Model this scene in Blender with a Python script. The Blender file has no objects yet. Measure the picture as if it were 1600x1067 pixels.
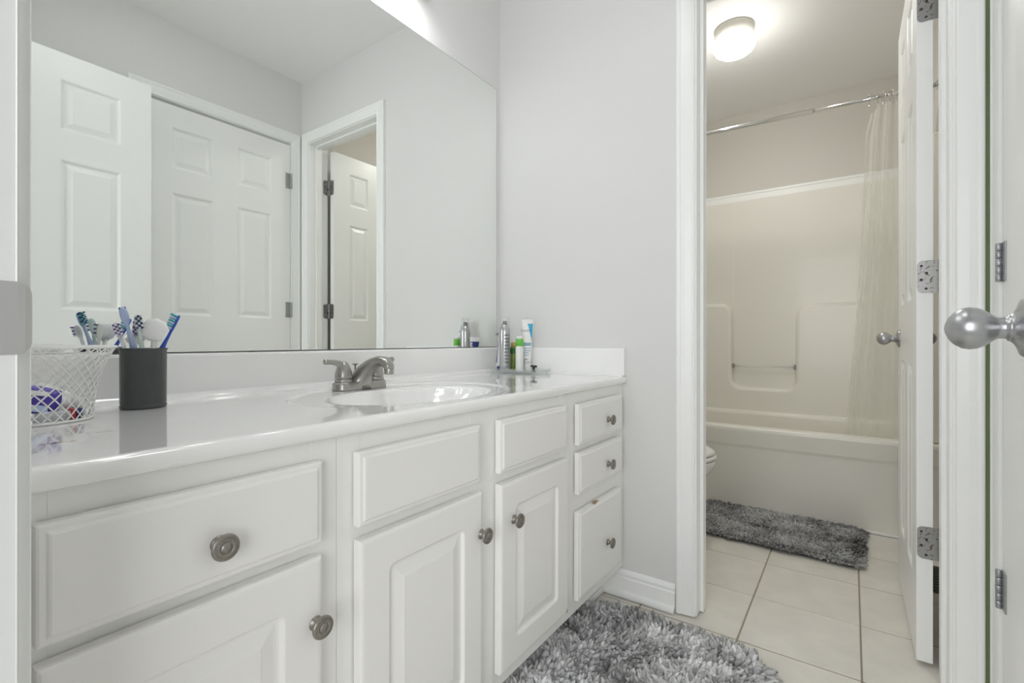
import bpy, bmesh, math, random
from mathutils import Vector, Matrix
from math import sin, cos, pi, radians, sqrt, exp
random.seed(7)
SC = bpy.context.scene
C = SC.collection

# ---------------------------------------------------------------- camera
cam_d = bpy.data.cameras.new('camera')
cam_d.sensor_width = 36.0
cam_d.lens = 749.3 / 1600 * 36.0
cam_d.shift_y = -1.7 / 1600
cam_d.clip_start = 0.02
cam = bpy.data.objects.new('camera', cam_d)
C.objects.link(cam)
cam.location = (0, 0, 0.901)
cam.rotation_euler = (pi/2, 0, radians(35.31) - pi/2)
SC.camera = cam

# ---------------------------------------------------------------- world, exposure
W = bpy.data.worlds.new('world'); SC.world = W
W.use_nodes = True
WBG = W.node_tree.nodes['Background']
WBG.inputs[0].default_value = (1.0, 1.0, 1.0, 1)
WORLD_STRENGTH = 0.1
BULB = 42.0
ROOM_FILL = 7.0
DOME = 50.0
WBG.inputs[1].default_value = WORLD_STRENGTH
# added fill light behind the viewer, unseen, shining in through the entry doorway
_a = bpy.data.lights.new('entry_fill_light', 'AREA'); _a.shape = 'RECTANGLE'; _a.size = 3.2; _a.size_y = 1.7; _a.energy = 60; _a.color = (0.975, 0.985, 1.0)
_ao = bpy.data.objects.new('entry_fill_light', _a); C.objects.link(_ao)
_ao.location = (-1.90, -0.10, 1.35); _ao.rotation_euler = (pi/2, 0, radians(8) - pi/2)
SC.view_settings.view_transform = 'Standard'
SC.view_settings.look = 'None'
SC.view_settings.gamma = 1
SC.view_settings.use_curve_mapping = False
SC.view_settings.exposure = 0.42
SC.cycles.use_denoising = True
SC.cycles.max_bounces = 14
SC.cycles.diffuse_bounces = 8
SC.cycles.glossy_bounces = 6
SC.cycles.transmission_bounces = 8
SC.cycles.transparent_max_bounces = 16
SC.cycles.sample_clamp_indirect = 6.0
SC.cycles.blur_glossy = 0.5

# ---------------------------------------------------------------- materials
def srgb(r, g, b):
    f = lambda c: (c/255/12.92) if c/255 <= 0.04045 else ((c/255+0.055)/1.055)**2.4
    return (f(r), f(g), f(b), 1)

def mat(name, col, rough=0.5, metal=0.0, bump=0.0, bscale=60.0, var=0.0, vscale=4.0, coat=0.0, **kw):
    m = bpy.data.materials.new(name); m.use_nodes = True
    nt = m.node_tree; n = nt.nodes; l = nt.links
    b = n['Principled BSDF']
    b.inputs['Base Color'].default_value = col
    b.inputs['Roughness'].default_value = rough
    b.inputs['Metallic'].default_value = metal
    if coat: b.inputs['Coat Weight'].default_value = coat; b.inputs['Coat Roughness'].default_value = 0.04
    for k, v in kw.items(): b.inputs[k.replace('_', ' ')].default_value = v
    tc = None
    if bump or var:
        tc = n.new('ShaderNodeTexCoord')
    if bump:
        nz = n.new('ShaderNodeTexNoise'); nz.inputs['Scale'].default_value = bscale; nz.inputs['Detail'].default_value = 4
        l.new(tc.outputs['Object'], nz.inputs['Vector'])
        bp = n.new('ShaderNodeBump'); bp.inputs['Strength'].default_value = bump; bp.inputs['Distance'].default_value = 0.002
        l.new(nz.outputs['Fac'], bp.inputs['Height']); l.new(bp.outputs['Normal'], b.inputs['Normal'])
    if var:
        nz = n.new('ShaderNodeTexNoise'); nz.inputs['Scale'].default_value = vscale; nz.inputs['Detail'].default_value = 6
        l.new(tc.outputs['Object'], nz.inputs['Vector'])
        mx = n.new('ShaderNodeMix'); mx.data_type = 'RGBA'
        mx.inputs[6].default_value = tuple(c*(1-var) for c in col[:3]) + (1,)
        mx.inputs[7].default_value = tuple(min(1, c*(1+var*0.6)) for c in col[:3]) + (1,)
        l.new(nz.outputs['Fac'], mx.inputs[0]); l.new(mx.outputs[2], b.inputs['Base Color'])
    return m

def spots(m, lst, col):
    """worn or stained patches: (cx,cy,cz, rx,ry,rz) in object space, edges broken by noise"""
    nt = m.node_tree; n = nt.nodes; l = nt.links
    b = n['Principled BSDF']
    tc = n.new('ShaderNodeTexCoord')
    nz = n.new('ShaderNodeTexNoise'); nz.inputs['Scale'].default_value = 160; nz.inputs['Detail'].default_value = 3
    l.new(tc.outputs['Object'], nz.inputs['Vector'])
    for (cx, cy, cz, rx, ry, rz, amt) in lst:
        sb = n.new('ShaderNodeVectorMath'); sb.operation = 'SUBTRACT'; sb.inputs[1].default_value = (cx, cy, cz)
        dv = n.new('ShaderNodeVectorMath'); dv.operation = 'DIVIDE'; dv.inputs[1].default_value = (rx, ry, rz)
        ln = n.new('ShaderNodeVectorMath'); ln.operation = 'LENGTH'
        l.new(tc.outputs['Object'], sb.inputs[0]); l.new(sb.outputs[0], dv.inputs[0]); l.new(dv.outputs[0], ln.inputs[0])
        ad = n.new('ShaderNodeMath'); ad.operation = 'ADD'; l.new(ln.outputs['Value'], ad.inputs[0])
        sc = n.new('ShaderNodeMath'); sc.operation = 'MULTIPLY_ADD'; sc.inputs[1].default_value = 1.6; sc.inputs[2].default_value = -0.8
        l.new(nz.outputs['Fac'], sc.inputs[0]); l.new(sc.outputs[0], ad.inputs[1])
        mr = n.new('ShaderNodeMapRange'); mr.inputs['From Min'].default_value = 1.0; mr.inputs['From Max'].default_value = 0.75
        mr.inputs['To Max'].default_value = amt
        l.new(ad.outputs[0], mr.inputs['Value'])
        mx = n.new('ShaderNodeMix'); mx.data_type = 'RGBA'; mx.inputs[7].default_value = col
        src = b.inputs['Base Color']
        if src.is_linked:
            fs = src.links[0].from_socket; l.new(fs, mx.inputs[6])
        else: mx.inputs[6].default_value = src.default_value
        l.new(mr.outputs['Result'], mx.inputs[0]); l.new(mx.outputs[2], src)

M = {}
M['wall'] = mat('wall_paint', srgb(225, 225, 224), 0.55, bump=0.05, bscale=220)
M['ceiling'] = mat('ceiling_paint', srgb(244, 244, 244), 0.7, bump=0.05, bscale=180)
M['bathwall'] = mat('bath_wall_paint', srgb(212, 209, 202), 0.6, bump=0.05, bscale=200)
M['trim'] = mat('trim_paint', srgb(246, 247, 246), 0.32, bump=0.06, bscale=40)
M['door'] = mat('door_paint', srgb(246, 247, 246), 0.35, bump=0.05, bscale=90)
M['green'] = mat('old_green_paint', srgb(142, 158, 112), 0.6, var=0.1, vscale=6)
M['cabinet'] = mat('cabinet_foil', srgb(245, 244, 241), 0.38, bump=0.03, bscale=30)
M['carcass'] = mat('cabinet_frame_paint', srgb(244, 244, 241), 0.4, bump=0.04, bscale=50)
M['marble'] = mat('cultured_marble', srgb(249, 249, 248), 0.07, var=0.035, vscale=7, coat=0.6)
M['splash'] = mat('cultured_marble_splash', srgb(249, 249, 248), 0.12, var=0.04, vscale=9, coat=0.4)
M['nickel'] = mat('brushed_nickel', srgb(172, 170, 166), 0.3, 1.0, bump=0.05, bscale=300)
M['pewter'] = mat('aged_pewter', srgb(160, 156, 149), 0.42, 1.0, var=0.25, vscale=120, bump=0.1, bscale=400)
M['satin'] = mat('satin_nickel', srgb(186, 187, 189), 0.34, 1.0)
M['chrome'] = mat('chrome', srgb(220, 220, 220), 0.09, 1.0)
M['darkmetal'] = mat('dark_screw', srgb(70, 66, 62), 0.5, 0.6)
M['bronze'] = mat('bronze_hook', srgb(82, 76, 70), 0.4, 0.7)
M['tile'] = mat('beige_tile', srgb(228, 225, 217), 0.3, var=0.2, vscale=9, bump=0.06, bscale=45)
M['grout'] = mat('grout', srgb(150, 141, 124), 0.85, bump=0.2, bscale=400)
M['tub'] = mat('cream_fibreglass', srgb(233, 231, 223), 0.3, coat=0.1)
M['ceramic'] = mat('white_ceramic', srgb(236, 236, 234), 0.08, coat=0.5)
M['white'] = mat('white_plastic', srgb(236, 236, 234), 0.35)
M['wire'] = mat('white_coated_wire', srgb(240, 240, 238), 0.35)
M['cup'] = mat('black_cup', srgb(66, 70, 70), 0.25, bump=0.05, bscale=200, var=0.2, vscale=20)
M['black'] = mat('black_plastic', srgb(28, 28, 28), 0.4)
M['dark'] = mat('dark_edge', srgb(62, 64, 62), 0.5)
M['purple'] = mat('purple_print', srgb(72, 52, 160), 0.35)
M['blue'] = mat('blue_plastic', srgb(52, 88, 190), 0.3)
M['ltblue'] = mat('light_blue_plastic', srgb(184, 202, 236), 0.25)
M['teal'] = mat('teal_bristle', srgb(90, 190, 190), 0.5)
M['navy'] = mat('navy_bristle', srgb(40, 52, 120), 0.5)
M['violet'] = mat('violet_bristle', srgb(110, 80, 160), 0.5)
M['mint'] = mat('pale_mint_plastic', srgb(212, 230, 226), 0.25)
M['red'] = mat('red_print', srgb(190, 40, 50), 0.4)
M['can'] = mat('silver_can', srgb(196, 196, 198), 0.28, 0.85)
M['canprint'] = mat('grey_print', srgb(112, 112, 116), 0.4)
M['greencap'] = mat('green_cap', srgb(104, 190, 70), 0.35)
M['greenbottle'] = mat('olive_bottle', srgb(120, 140, 60), 0.25, var=0.35, vscale=60)
M['dkgreen'] = mat('dark_green_label', srgb(40, 92, 40), 0.35)
M['gold'] = mat('gold_cap', srgb(196, 168, 96), 0.4)
M['cyan'] = mat('cyan_print', srgb(60, 170, 205), 0.35)
M['greyblue'] = mat('grey_blue_print', srgb(130, 170, 190), 0.4)
M['rubber'] = mat('rubber', srgb(40, 40, 40), 0.7)
M['pinkwood'] = mat('bare_fibreboard', srgb(176, 140, 104), 0.8)

def glassy(name, col, alpha_mix, rough=0.05):
    m = bpy.data.materials.new(name); m.use_nodes = True
    nt = m.node_tree; n = nt.nodes; l = nt.links
    out = n['Material Output']; b = n['Principled BSDF']
    b.inputs['Base Color'].default_value = col; b.inputs['Roughness'].default_value = rough
    t = n.new('ShaderNodeBsdfTransparent'); t.inputs[0].default_value = (0.97, 0.98, 0.98, 1)
    lw = n.new('ShaderNodeLayerWeight'); lw.inputs[0].default_value = 0.35
    mr = n.new('ShaderNodeMapRange'); mr.inputs['To Min'].default_value = alpha_mix; mr.inputs['To Max'].default_value = min(1, alpha_mix+(0.5 if alpha_mix < 0.25 else 0.30))
    l.new(lw.outputs['Facing'], mr.inputs['Value'])
    mx = n.new('ShaderNodeMixShader'); l.new(mr.outputs['Result'], mx.inputs[0])
    l.new(t.outputs[0], mx.inputs[1]); l.new(b.outputs[0], mx.inputs[2]); l.new(mx.outputs[0], out.inputs[0])
    return m
M['acrylic'] = glassy('clear_acrylic', (0.8, 0.82, 0.82, 1), 0.12)
M['clearcap'] = glassy('clear_cap', (0.9, 0.9, 0.92, 1), 0.15)
M['frost'] = glassy('frosty_plastic', (0.9, 0.92, 0.95, 1), 0.5, 0.3)
M['curtain'] = glassy('frosted_vinyl', srgb(244, 243, 236), 0.30, 0.4)
_n = M['curtain'].node_tree.nodes; _l = M['curtain'].node_tree.links
_tr = _n.new('ShaderNodeBsdfTranslucent'); _tr.inputs[0].default_value = srgb(246, 245, 238)
_mx = _n.new('ShaderNodeMixShader'); _mx.inputs[0].default_value = 0.5
_old = [x for x in _n if x.type == 'MIX_SHADER' and x is not _mx][0]
_l.new(_n['Principled BSDF'].outputs[0], _mx.inputs[1]); _l.new(_tr.outputs[0], _mx.inputs[2]); _l.new(_mx.outputs[0], _old.inputs[2])

def emit(name, col, s):
    m = bpy.data.materials.new(name); m.use_nodes = True
    b = m.node_tree.nodes['Principled BSDF']
    b.inputs['Base Color'].default_value = (0.9, 0.9, 0.88, 1)
    b.inputs['Emission Color'].default_value = col; b.inputs['Emission Strength'].default_value = s
    return m
M['bulb'] = emit('lit_bulb', (0.99, 0.99, 1.0, 1), BULB)
M['room_fill'] = emit('lit_room_fill', (0.975, 0.985, 1.0, 1), ROOM_FILL)
M['dome_side'] = emit('lit_dome_shoulder', (1.0, 0.98, 0.93, 1), 7.0)
M['shade'] = emit('lit_frosted_shade', (0.99, 0.99, 1.0, 1), 2.0)
M['dome'] = emit('lit_dome', (1.0, 0.98, 0.93, 1), DOME)

m = bpy.data.materials.new('mirror_silver'); m.use_nodes = True
b = m.node_tree.nodes['Principled BSDF']
b.inputs['Base Color'].default_value = (0.935, 0.955, 0.935, 1); b.inputs['Metallic'].default_value = 1; b.inputs['Roughness'].default_value = 0.0
M['mirror'] = m

# rusty hinge metal
m = mat('worn_hinge', srgb(166, 166, 165), 0.36, 0.9)
nt = m.node_tree; n = nt.nodes; l = nt.links
tc = n.new('ShaderNodeTexCoord'); nz = n.new('ShaderNodeTexNoise'); nz.inputs['Scale'].default_value = 130; nz.inputs['Detail'].default_value = 5
l.new(tc.outputs['Object'], nz.inputs['Vector'])
mr = n.new('ShaderNodeMapRange'); mr.inputs['From Min'].default_value = 0.55; mr.inputs['From Max'].default_value = 0.67
l.new(nz.outputs['Fac'], mr.inputs['Value'])
mx = n.new('ShaderNodeMix'); mx.data_type = 'RGBA'; mx.inputs[6].default_value = srgb(166, 166, 165); mx.inputs[7].default_value = srgb(100, 84, 76)
l.new(mr.outputs['Result'], mx.inputs[0]); l.new(mx.outputs[2], n['Principled BSDF'].inputs['Base Color'])
M['hinge'] = m
M['hingeclean'] = mat('grey_hinge', srgb(176, 178, 180), 0.36, 0.85)

# rug pile: per tuft grey
m = bpy.data.materials.new('grey_chenille'); m.use_nodes = True
nt = m.node_tree; n = nt.nodes; l = nt.links
at = n.new('ShaderNodeAttribute'); at.attribute_name = 'tone'
l.new(at.outputs['Color'], n['Principled BSDF'].inputs['Base Color'])
n['Principled BSDF'].inputs['Roughness'].default_value = 0.75
n['Principled BSDF'].inputs['Sheen Weight'].default_value = 0.3
M['pile'] = m
M['rugback'] = mat('rug_backing', srgb(74, 76, 78), 0.9)

# ---------------------------------------------------------------- helpers
def link(name, me, parent=None, loc=(0, 0, 0), rot=(0, 0, 0)):
    o = bpy.data.objects.new(name, me); C.objects.link(o)
    o.location = loc; o.rotation_euler = rot
    if parent: o.parent = parent
    return o

def tag(o, label=None, cat=None, group=None, kind=None):
    if label: o['label'] = label
    if cat: o['category'] = cat
    if group: o['group'] = group
    if kind: o['kind'] = kind
    return o

def empty(name, loc, label, cat, group=None, rotz=0):
    o = bpy.data.objects.new(name, None); C.objects.link(o); o.empty_display_size = 0.05
    o.location = loc; o.rotation_euler = (0, 0, rotz)
    return tag(o, label, cat, group)

class MB:
    """collects verts and faces with material slots"""
    def __init__(s): s.v = []; s.f = []; s.m = []; s.mats = []; s.sm = []
    def mi(s, m):
        if m not in s.mats: s.mats.append(m)
        return s.mats.index(m)
    def add(s, vs, fs, m, smooth=False):
        k = len(s.v); i = s.mi(m)
        s.v += [tuple(p) for p in vs]
        for f in fs: s.f.append([a+k for a in f]); s.m.append(i); s.sm.append(smooth)
    def box(s, lo, hi, m, bev=0.0):
        (x0, y0, z0), (x1, y1, z1) = lo, hi
        if not bev:
            vs = [(x, y, z) for z in (z0, z1) for y in (y0, y1) for x in (x0, x1)]
            s.add(vs, [(0, 2, 3, 1), (4, 5, 7, 6), (0, 1, 5, 4), (2, 6, 7, 3), (0, 4, 6, 2), (1, 3, 7, 5)], m)
        else:
            bm = bmesh.new(); bmesh.ops.create_cube(bm, size=1)
            for v in bm.verts:
                v.co = Vector(((x0+x1)/2+v.co.x*(x1-x0), (y0+y1)/2+v.co.y*(y1-y0), (z0+z1)/2+v.co.z*(z1-z0)))
            bmesh.ops.bevel(bm, geom=list(bm.edges), offset=bev, segments=2, profile=0.5, affect='EDGES')
            bm.verts.ensure_lookup_table()
            s.add([v.co[:] for v in bm.verts], [[v.index for v in f.verts] for f in bm.faces], m)
            bm.free()
    def loft(s, rings, m, cap0=True, cap1=True, smooth=True, closed=True):
        n = len(rings[0]); vs = [p for r in rings for p in r]; fs = []
        for i in range(len(rings)-1):
            for j in range(n if closed else n-1):
                a = i*n+j; b = i*n+(j+1) % n
                fs.append((a, b, b+n, a+n))
        s.add(vs, fs, m, smooth)
        k = len(s.v)-len(vs)
        i = s.mi(m)
        if cap0: s.f.append([k+j for j in range(n)][::-1]); s.m.append(i); s.sm.append(False)
        if cap1: s.f.append([k+(len(rings)-1)*n+j for j in range(n)]); s.m.append(i); s.sm.append(False)
    def lathe(s, prof, m, n=24, at=(0, 0, 0), axis='z', smooth=True, sx=1, sy=1, cap0=True, cap1=True):
        rings = []
        for r, h in prof:
            ring = []
            for k in range(n):
                a = 2*pi*k/n; p = (r*cos(a)*sx, r*sin(a)*sy, h)
                if axis == 'y': p = (p[0], -p[2], p[1])       # axis runs towards -y
                elif axis == 'Y': p = (-p[0], p[2], p[1])
                elif axis == 'x': p = (p[2], p[0], p[1])
                elif axis == 'X': p = (-p[2], -p[0], p[1])
                ring.append((p[0]+at[0], p[1]+at[1], p[2]+at[2]))
            rings.append(ring)
        s.loft(rings, m, cap0, cap1, smooth)
    def tube(s, pts, r, m, n=8, smooth=True, caps=True):
        pts = [Vector(p) for p in pts]; rings = []
        up = None
        for i, p in enumerate(pts):
            t = (pts[min(i+1, len(pts)-1)]-pts[max(i-1, 0)]).normalized()
            if up is None:
                up = Vector((0, 0, 1)) if abs(t.z) < 0.9 else Vector((1, 0, 0))
            up = (up-t*up.dot(t)).normalized(); sd = t.cross(up)
            rr = r[i] if isinstance(r, (list, tuple)) else r
            rings.append([tuple(p+(up*cos(2*pi*k/n)+sd*sin(2*pi*k/n))*rr) for k in range(n)])
        s.loft(rings, m, caps, caps, smooth)
    def build(s, name, parent=None, loc=(0, 0, 0), rot=(0, 0, 0), weld=True, bevel=0.0, auto=None):
        me = bpy.data.meshes.new(name); me.from_pydata(s.v, [], s.f)
        for m in s.mats: me.materials.append(M[m])
        me.polygons.foreach_set('material_index', s.m); me.polygons.foreach_set('use_smooth', s.sm)
        if weld:
            bm = bmesh.new(); bm.from_mesh(me)
            bmesh.ops.remove_doubles(bm, verts=bm.verts, dist=1e-6)
            bmesh.ops.recalc_face_normals(bm, faces=bm.faces)
            bm.to_mesh(me); bm.free()
        me.update()
        o = link(name, me, parent, loc, rot)
        if bevel:
            bv = o.modifiers.new('bevel', 'BEVEL'); bv.width = bevel; bv.segments = 2; bv.limit_method = 'ANGLE'; bv.angle_limit = radians(35)
        return o

def rrect(w, h, r, k=4):
    """rounded rectangle, centred, in (x,z)"""
    r = max(min(r, w/2-1e-5, h/2-1e-5), 1e-5); pts = []
    for cx, cz, a0 in ((w/2-r, h/2-r, 0), (-w/2+r, h/2-r, pi/2), (-w/2+r, -h/2+r, pi), (w/2-r, -h/2+r, 3*pi/2)):
        for i in range(k+1):
            a = a0+pi/2*i/k; pts.append((cx+r*cos(a), cz+r*sin(a)))
    return pts

def ring_stack(mb, x0, x1, z0, z1, steps, m, back=0.0, k=4, yb=0.0):
    """slab facing -y: steps = (inset, depth towards -y, corner radius)"""
    cx, cz, w, h = (x0+x1)/2, (z0+z1)/2, x1-x0, z1-z0
    rings = [[(cx+p[0], yb-d, cz+p[1]) for p in rrect(w-2*i, h-2*i, r, k)] for i, d, r in steps]
    mb.loft(rings, m, True, True, smooth=False)

# ---------------------------------------------------------------- setting
XW, YM, YO, CEIL = 1.615, 1.207, -0.282, 2.437
XL = 0.082                     # room face of the entry wall
XB0, XB1, YB0 = 1.730, 3.56, -0.325
def structure(o, label=None, cat=None):
    o['kind'] = 'structure'
    if label: o['label'] = label
    if cat: o['category'] = cat
    return o

mb = MB(); mb.box((-0.6, -0.6, -0.06), (3.7, 1.35, -0.002), 'grout')
floor = structure(mb.build('floor'), 'beige square ceramic tile floor with darker grout lines', 'floor')
TS = 0.3047; TX, TY = 1.8753, 0.2823; G = 0.0022
def tile(x0, x1, y0, y1, i):
    if x1-x0 < 0.012 or y1-y0 < 0.012: return
    dz = random.uniform(-0.0006, 0.0006)
    mb = MB(); b = 0.0018
    w, h = x1-x0, y1-y0
    rings = [[(x, y, z) for x, y in ((-w/2+e, -h/2+e), (w/2-e, -h/2+e), (w/2-e, h/2-e), (-w/2+e, h/2-e))] for e, z in ((0, -0.006), (0, -0.0015), (b, 0))]
    mb.loft(rings, 'tile', True, True, smooth=False)
    mb.build('tile' if i == 0 else 'tile.%03d' % i, floor, ((x0+x1)/2, (y0+y1)/2, dz), weld=True)
cnt = 0
for ix in range(-8, 7):
    for iy in range(-4, 5):
        x0, x1 = TX+ix*TS+G, TX+(ix+1)*TS-G
        y0, y1 = TY+iy*TS+G, TY+(iy+1)*TS-G
        # clip to what is not under the vanity, tub or walls
        if x1 <= XW+0.06:
            x0c, x1c, y0c, y1c = max(x0, -0.5), x1, max(y0, YO-0.01), min(y1, 0.80)
        else:
            x0c, x1c, y0c, y1c = x0, min(x1, 2.802), max(y0, YB0), min(y1, YM)
        if x1c-x0c > 0.012 and y1c-y0c > 0.012:
            tile(x0c, x1c, y0c, y1c, cnt); cnt += 1

mb = MB(); mb.box((-0.03, YO-0.1, CEIL), (XB1+0.1, YM+0.1, CEIL+0.06), 'ceiling')
structure(mb.build('ceiling'), 'flat white painted ceiling over both rooms', 'ceiling')

mb = MB(); mb.box((-0.03, YM, 0), (XB1+0.1, YM+0.1, CEIL), 'wall')
structure(mb.build('wall_back'), 'pale grey wall carrying the big mirror', 'wall')

# wall with the bathroom doorway
DY0, DY1, DH = -0.200, 0.410, 2.058       # clear opening
mb = MB()
for lo, hi in (((XW, DY1+0.018, 0), (XB0, YM, CEIL)), ((XW, YO-0.12, 0), (XB0, DY0-0.018, CEIL)), ((XW, DY0-0.018, DH+0.018), (XB0, DY1+0.018, CEIL))):
    mb.box(lo, hi, 'wall')
structure(mb.build('wall_right'), 'pale grey wall with the bathroom doorway in it', 'wall')

# wall opposite the mirror, with closet doorway
KX0, KX1, KH = 0.8300, 1.5465, 2.056
mb = MB()
for lo, hi in (((XL-0.1, YO-0.11, 0), (KX0-0.018, YO, CEIL)), ((KX1+0.018, YO-0.11, 0), (XW, YO, CEIL)), ((KX0-0.018, YO-0.11, KH+0.018), (KX1+0.018, YO, CEIL))):
    mb.box(lo, hi, 'wall')
structure(mb.build('wall_front'), 'pale grey wall opposite the mirror, with the closed closet door', 'wall')
mb = MB(); mb.box((1.6055, YO, 0.0), (XW-0.0012, YO+0.0012, 2.115), 'green'); mb.box((XW-0.0012, YO, 0.0), (XW, -0.2660, 2.115), 'green')
structure(mb.build('trim_9'), 'thin strip of old green paint left in the corner between two door casings', 'paint')

# entry wall
EY0, EY1, EH = -0.177, 0.5325, 2.056
mb = MB()
for lo, hi in (((-0.03, EY1+0.018, 0), (XL, YM, CEIL)), ((-0.03, YO, 0), (XL, EY0-0.018, CEIL)), ((-0.03, EY0-0.018, EH+0.018), (XL, EY1+0.018, CEIL))):
    mb.box(lo, hi, 'wall')
structure(mb.build('wall_left'), 'pale grey wall with the entry doorway, just behind the viewer', 'wall')

# bathroom shell
mb = MB(); mb.box((XB1, YB0-0.1, 0), (XB1+0.1, YM, CEIL), 'bathwall')
structure(mb.build('wall_bath_back'), 'beige grey bathroom wall above the tub surround', 'wall')
mb = MB(); mb.box((XB0, YB0-0.1, 0), (XB1, YB0, CEIL), 'bathwall')
structure(mb.build('wall_bath_right'), 'beige grey bathroom wall behind the open panel door', 'wall')
mb = MB(); mb.box((XB0, YM-0.004, 0), (XB1, YM, CEIL), 'bathwall')
structure(mb.build('wall_bath_left'), 'beige grey bathroom wall behind the toilet', 'wall')

# ---------------------------------------------------------------- casings, jambs
CAS = [(0.0, 0.009), (0.004, 0.0105), (0.008, 0.0085), (0.011, 0.0095), (0.030, 0.0125), (0.042, 0.0135), (0.045, 0.0160), (0.050, 0.0170), (0.055, 0.0160), (0.058, 0.0125), (0.0585, 0.0)]
def casing(name, P, U, N, a0, a1, h, label, t='trim', hb=0.0, thick=1.0):
    """mitred casing round an opening. P: point of wall plane at floor; U along wall, N out of wall; a0,a1 inner edges, h inner top"""
    mb = MB(); P, U, N = Vector(P), Vector(U), Vector(N); Z = Vector((0, 0, 1))
    prof = [(0.0, 0.0)] + [(o, d*thick) for o, d in CAS]
    rings = []
    for kind in range(4):
        ring = []
        for (o, d) in prof:
            if kind == 0: q = U*(a0-o)+Z*hb
            elif kind == 1: q = U*(a0-o)+Z*(h+o)
            elif kind == 2: q = U*(a1+o)+Z*(h+o)
            else: q = U*(a1+o)+Z*hb
            ring.append(tuple(P+q+N*d))
        rings.append(ring)
    mb.loft(rings, t, True, True, smooth=False)
    o = mb.build(name)
    return structure(o, label, 'trim')
casing('trim_1', (XW, 0, 0), (0, 1, 0), (-1, 0, 0), DY0-0.005, DY1+0.005, DH+0.005, 'white moulded casing round the bathroom doorway', hb=0.006)
casing('trim_2', (0, YO, 0), (1, 0, 0), (0, 1, 0), KX0-0.004, KX1+0.004-0.0035, KH+0.005, 'white moulded casing round the closed closet door, seen in the mirror', thick=0.7)
casing('trim_3', (XL, 0, 0), (0, 1, 0), (1, 0, 0), EY0-0.005, EY1+0.009, EH+0.005, 'white casing round the entry doorway at the left edge')
casing('trim_4', (XB0, 0, 0), (0, 1, 0), (1, 0, 0), DY0-0.005, DY1+0.005, DH+0.005, 'white casing on the bathroom side of its doorway')

def jamb(name, axis, p0, p1, a0, a1, h, stop, label, t=0.018, hb=0.004):
    mb = MB()
    def bx(alo, ahi, q0, q1, z0, z1):
        if axis == 'x': mb.box((q0, alo, z0), (q1, ahi, z1), 'trim')
        else: mb.box((alo, q0, z0), (ahi, q1, z1), 'trim')
    bx(a0-t, a0, p0, p1, hb, h+t); bx(a1, a1+t, p0, p1, hb, h+t); bx(a0, a1, p0, p1, h, h+t)
    s0, s1 = stop; d = 0.011
    bx(a0, a0+d, s0, s1, hb, h); bx(a1-d, a1, s0, s1, hb, h); bx(a0+d, a1-d, s0, s1, h-d, h)
    return structure(mb.build(name, bevel=0.0015), label, 'trim')
jamb('trim_5', 'x', XW-0.001, XB0+0.001, DY0, DY1, DH, (1.655, 1.690), 'white jamb and stop lining the bathroom doorway')
jamb('trim_6', 'y', YO-0.11, YO+0.001, KX0, KX1, KH, (YO-0.080, YO-0.044), 'white jamb lining the closet doorway')
ej = jamb('trim_7', 'x', -0.031, XL+0.001, EY0, EY1, EH, (0.000, 0.036), 'white entry door jamb with a metal strike plate at the left edge')
# strike plate with its curved lip
mb = MB()
zc, hz = 0.9185, 0.0285
path = [(0.040, 0.0), (0.070, 0.0), (0.0825, -0.0004), (0.0868, 0.0006), (0.0898, 0.0030), (0.0915, 0.0062), (0.0922, 0.0092)]
rings = []
for i, (px, py) in enumerate(path):
    hh = hz if i < 3 else hz*(1-0.05*(i-2)**1.6)
    rings.append([(px, EY1-0.0014+py, zc-hh), (px, EY1-0.0014+py, zc+hh), (px-0.0002, EY1+0.0002+py, zc+hh), (px-0.0002, EY1+0.0002+py, zc-hh)])
M['strike'] = mat('dull_strike_metal', srgb(206, 206, 206), 0.45, 0.85)
mb.loft(rings, 'strike', True, True, smooth=False)
mb.lathe([(0.0001, 0.0022), (0.0028, 0.0020), (0.0036, 0.0012), (0.0036, 0)], 'darkmetal', 12, (0.046, EY1-0.0005, zc-0.02), 'y')
mb.build('strike_plate', ej, bevel=0.0004)

# baseboards with shoe moulding
def baseboard(name, P, U, N, a0, a1, label, shoe=True, h=0.092):
    mb = MB(); P, U, N = Vector(P), Vector(U), Vector(N); Z = Vector((0, 0, 1))
    prof = [(0.0005, 0.003), (0.012, 0.003), (0.012, h*0.70), (0.0085, h*0.74), (0.0095, h*0.79), (0.010, h*0.86), (0.007, h*0.95), (0.003, h), (0.0005, h)]
    mb.loft([[tuple(P+U*a+N*d+Z*z) for d, z in prof] for a in (a0, a1)], 'trim', True, True, smooth=False)
    o = structure(mb.build(name), label, 'baseboard')
    if shoe:
        mb = MB(); pr = [(0.012, 0.003), (0.027, 0.003), (0.0265, 0.010), (0.023, 0.017), (0.018, 0.0205), (0.012, 0.022)]
        mb.loft([[tuple(P+U*a+N*d+Z*z) for d, z in pr] for a in (a0, a1)], 'trim', True, True, smooth=False)
        mb.build('shoe_moulding', o)
    return o
baseboard('baseboard_right', (XW, 0, 0), (0, 1, 0), (-1, 0, 0), 0.477, 0.760, 'white baseboard with shoe moulding between vanity and bathroom doorway')
baseboard('baseboard_bath', (0, YB0, 0), (1, 0, 0), (0, 1, 0), XB0+0.02, 2.795, 'white baseboard behind the open bathroom door', shoe=False)

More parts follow.
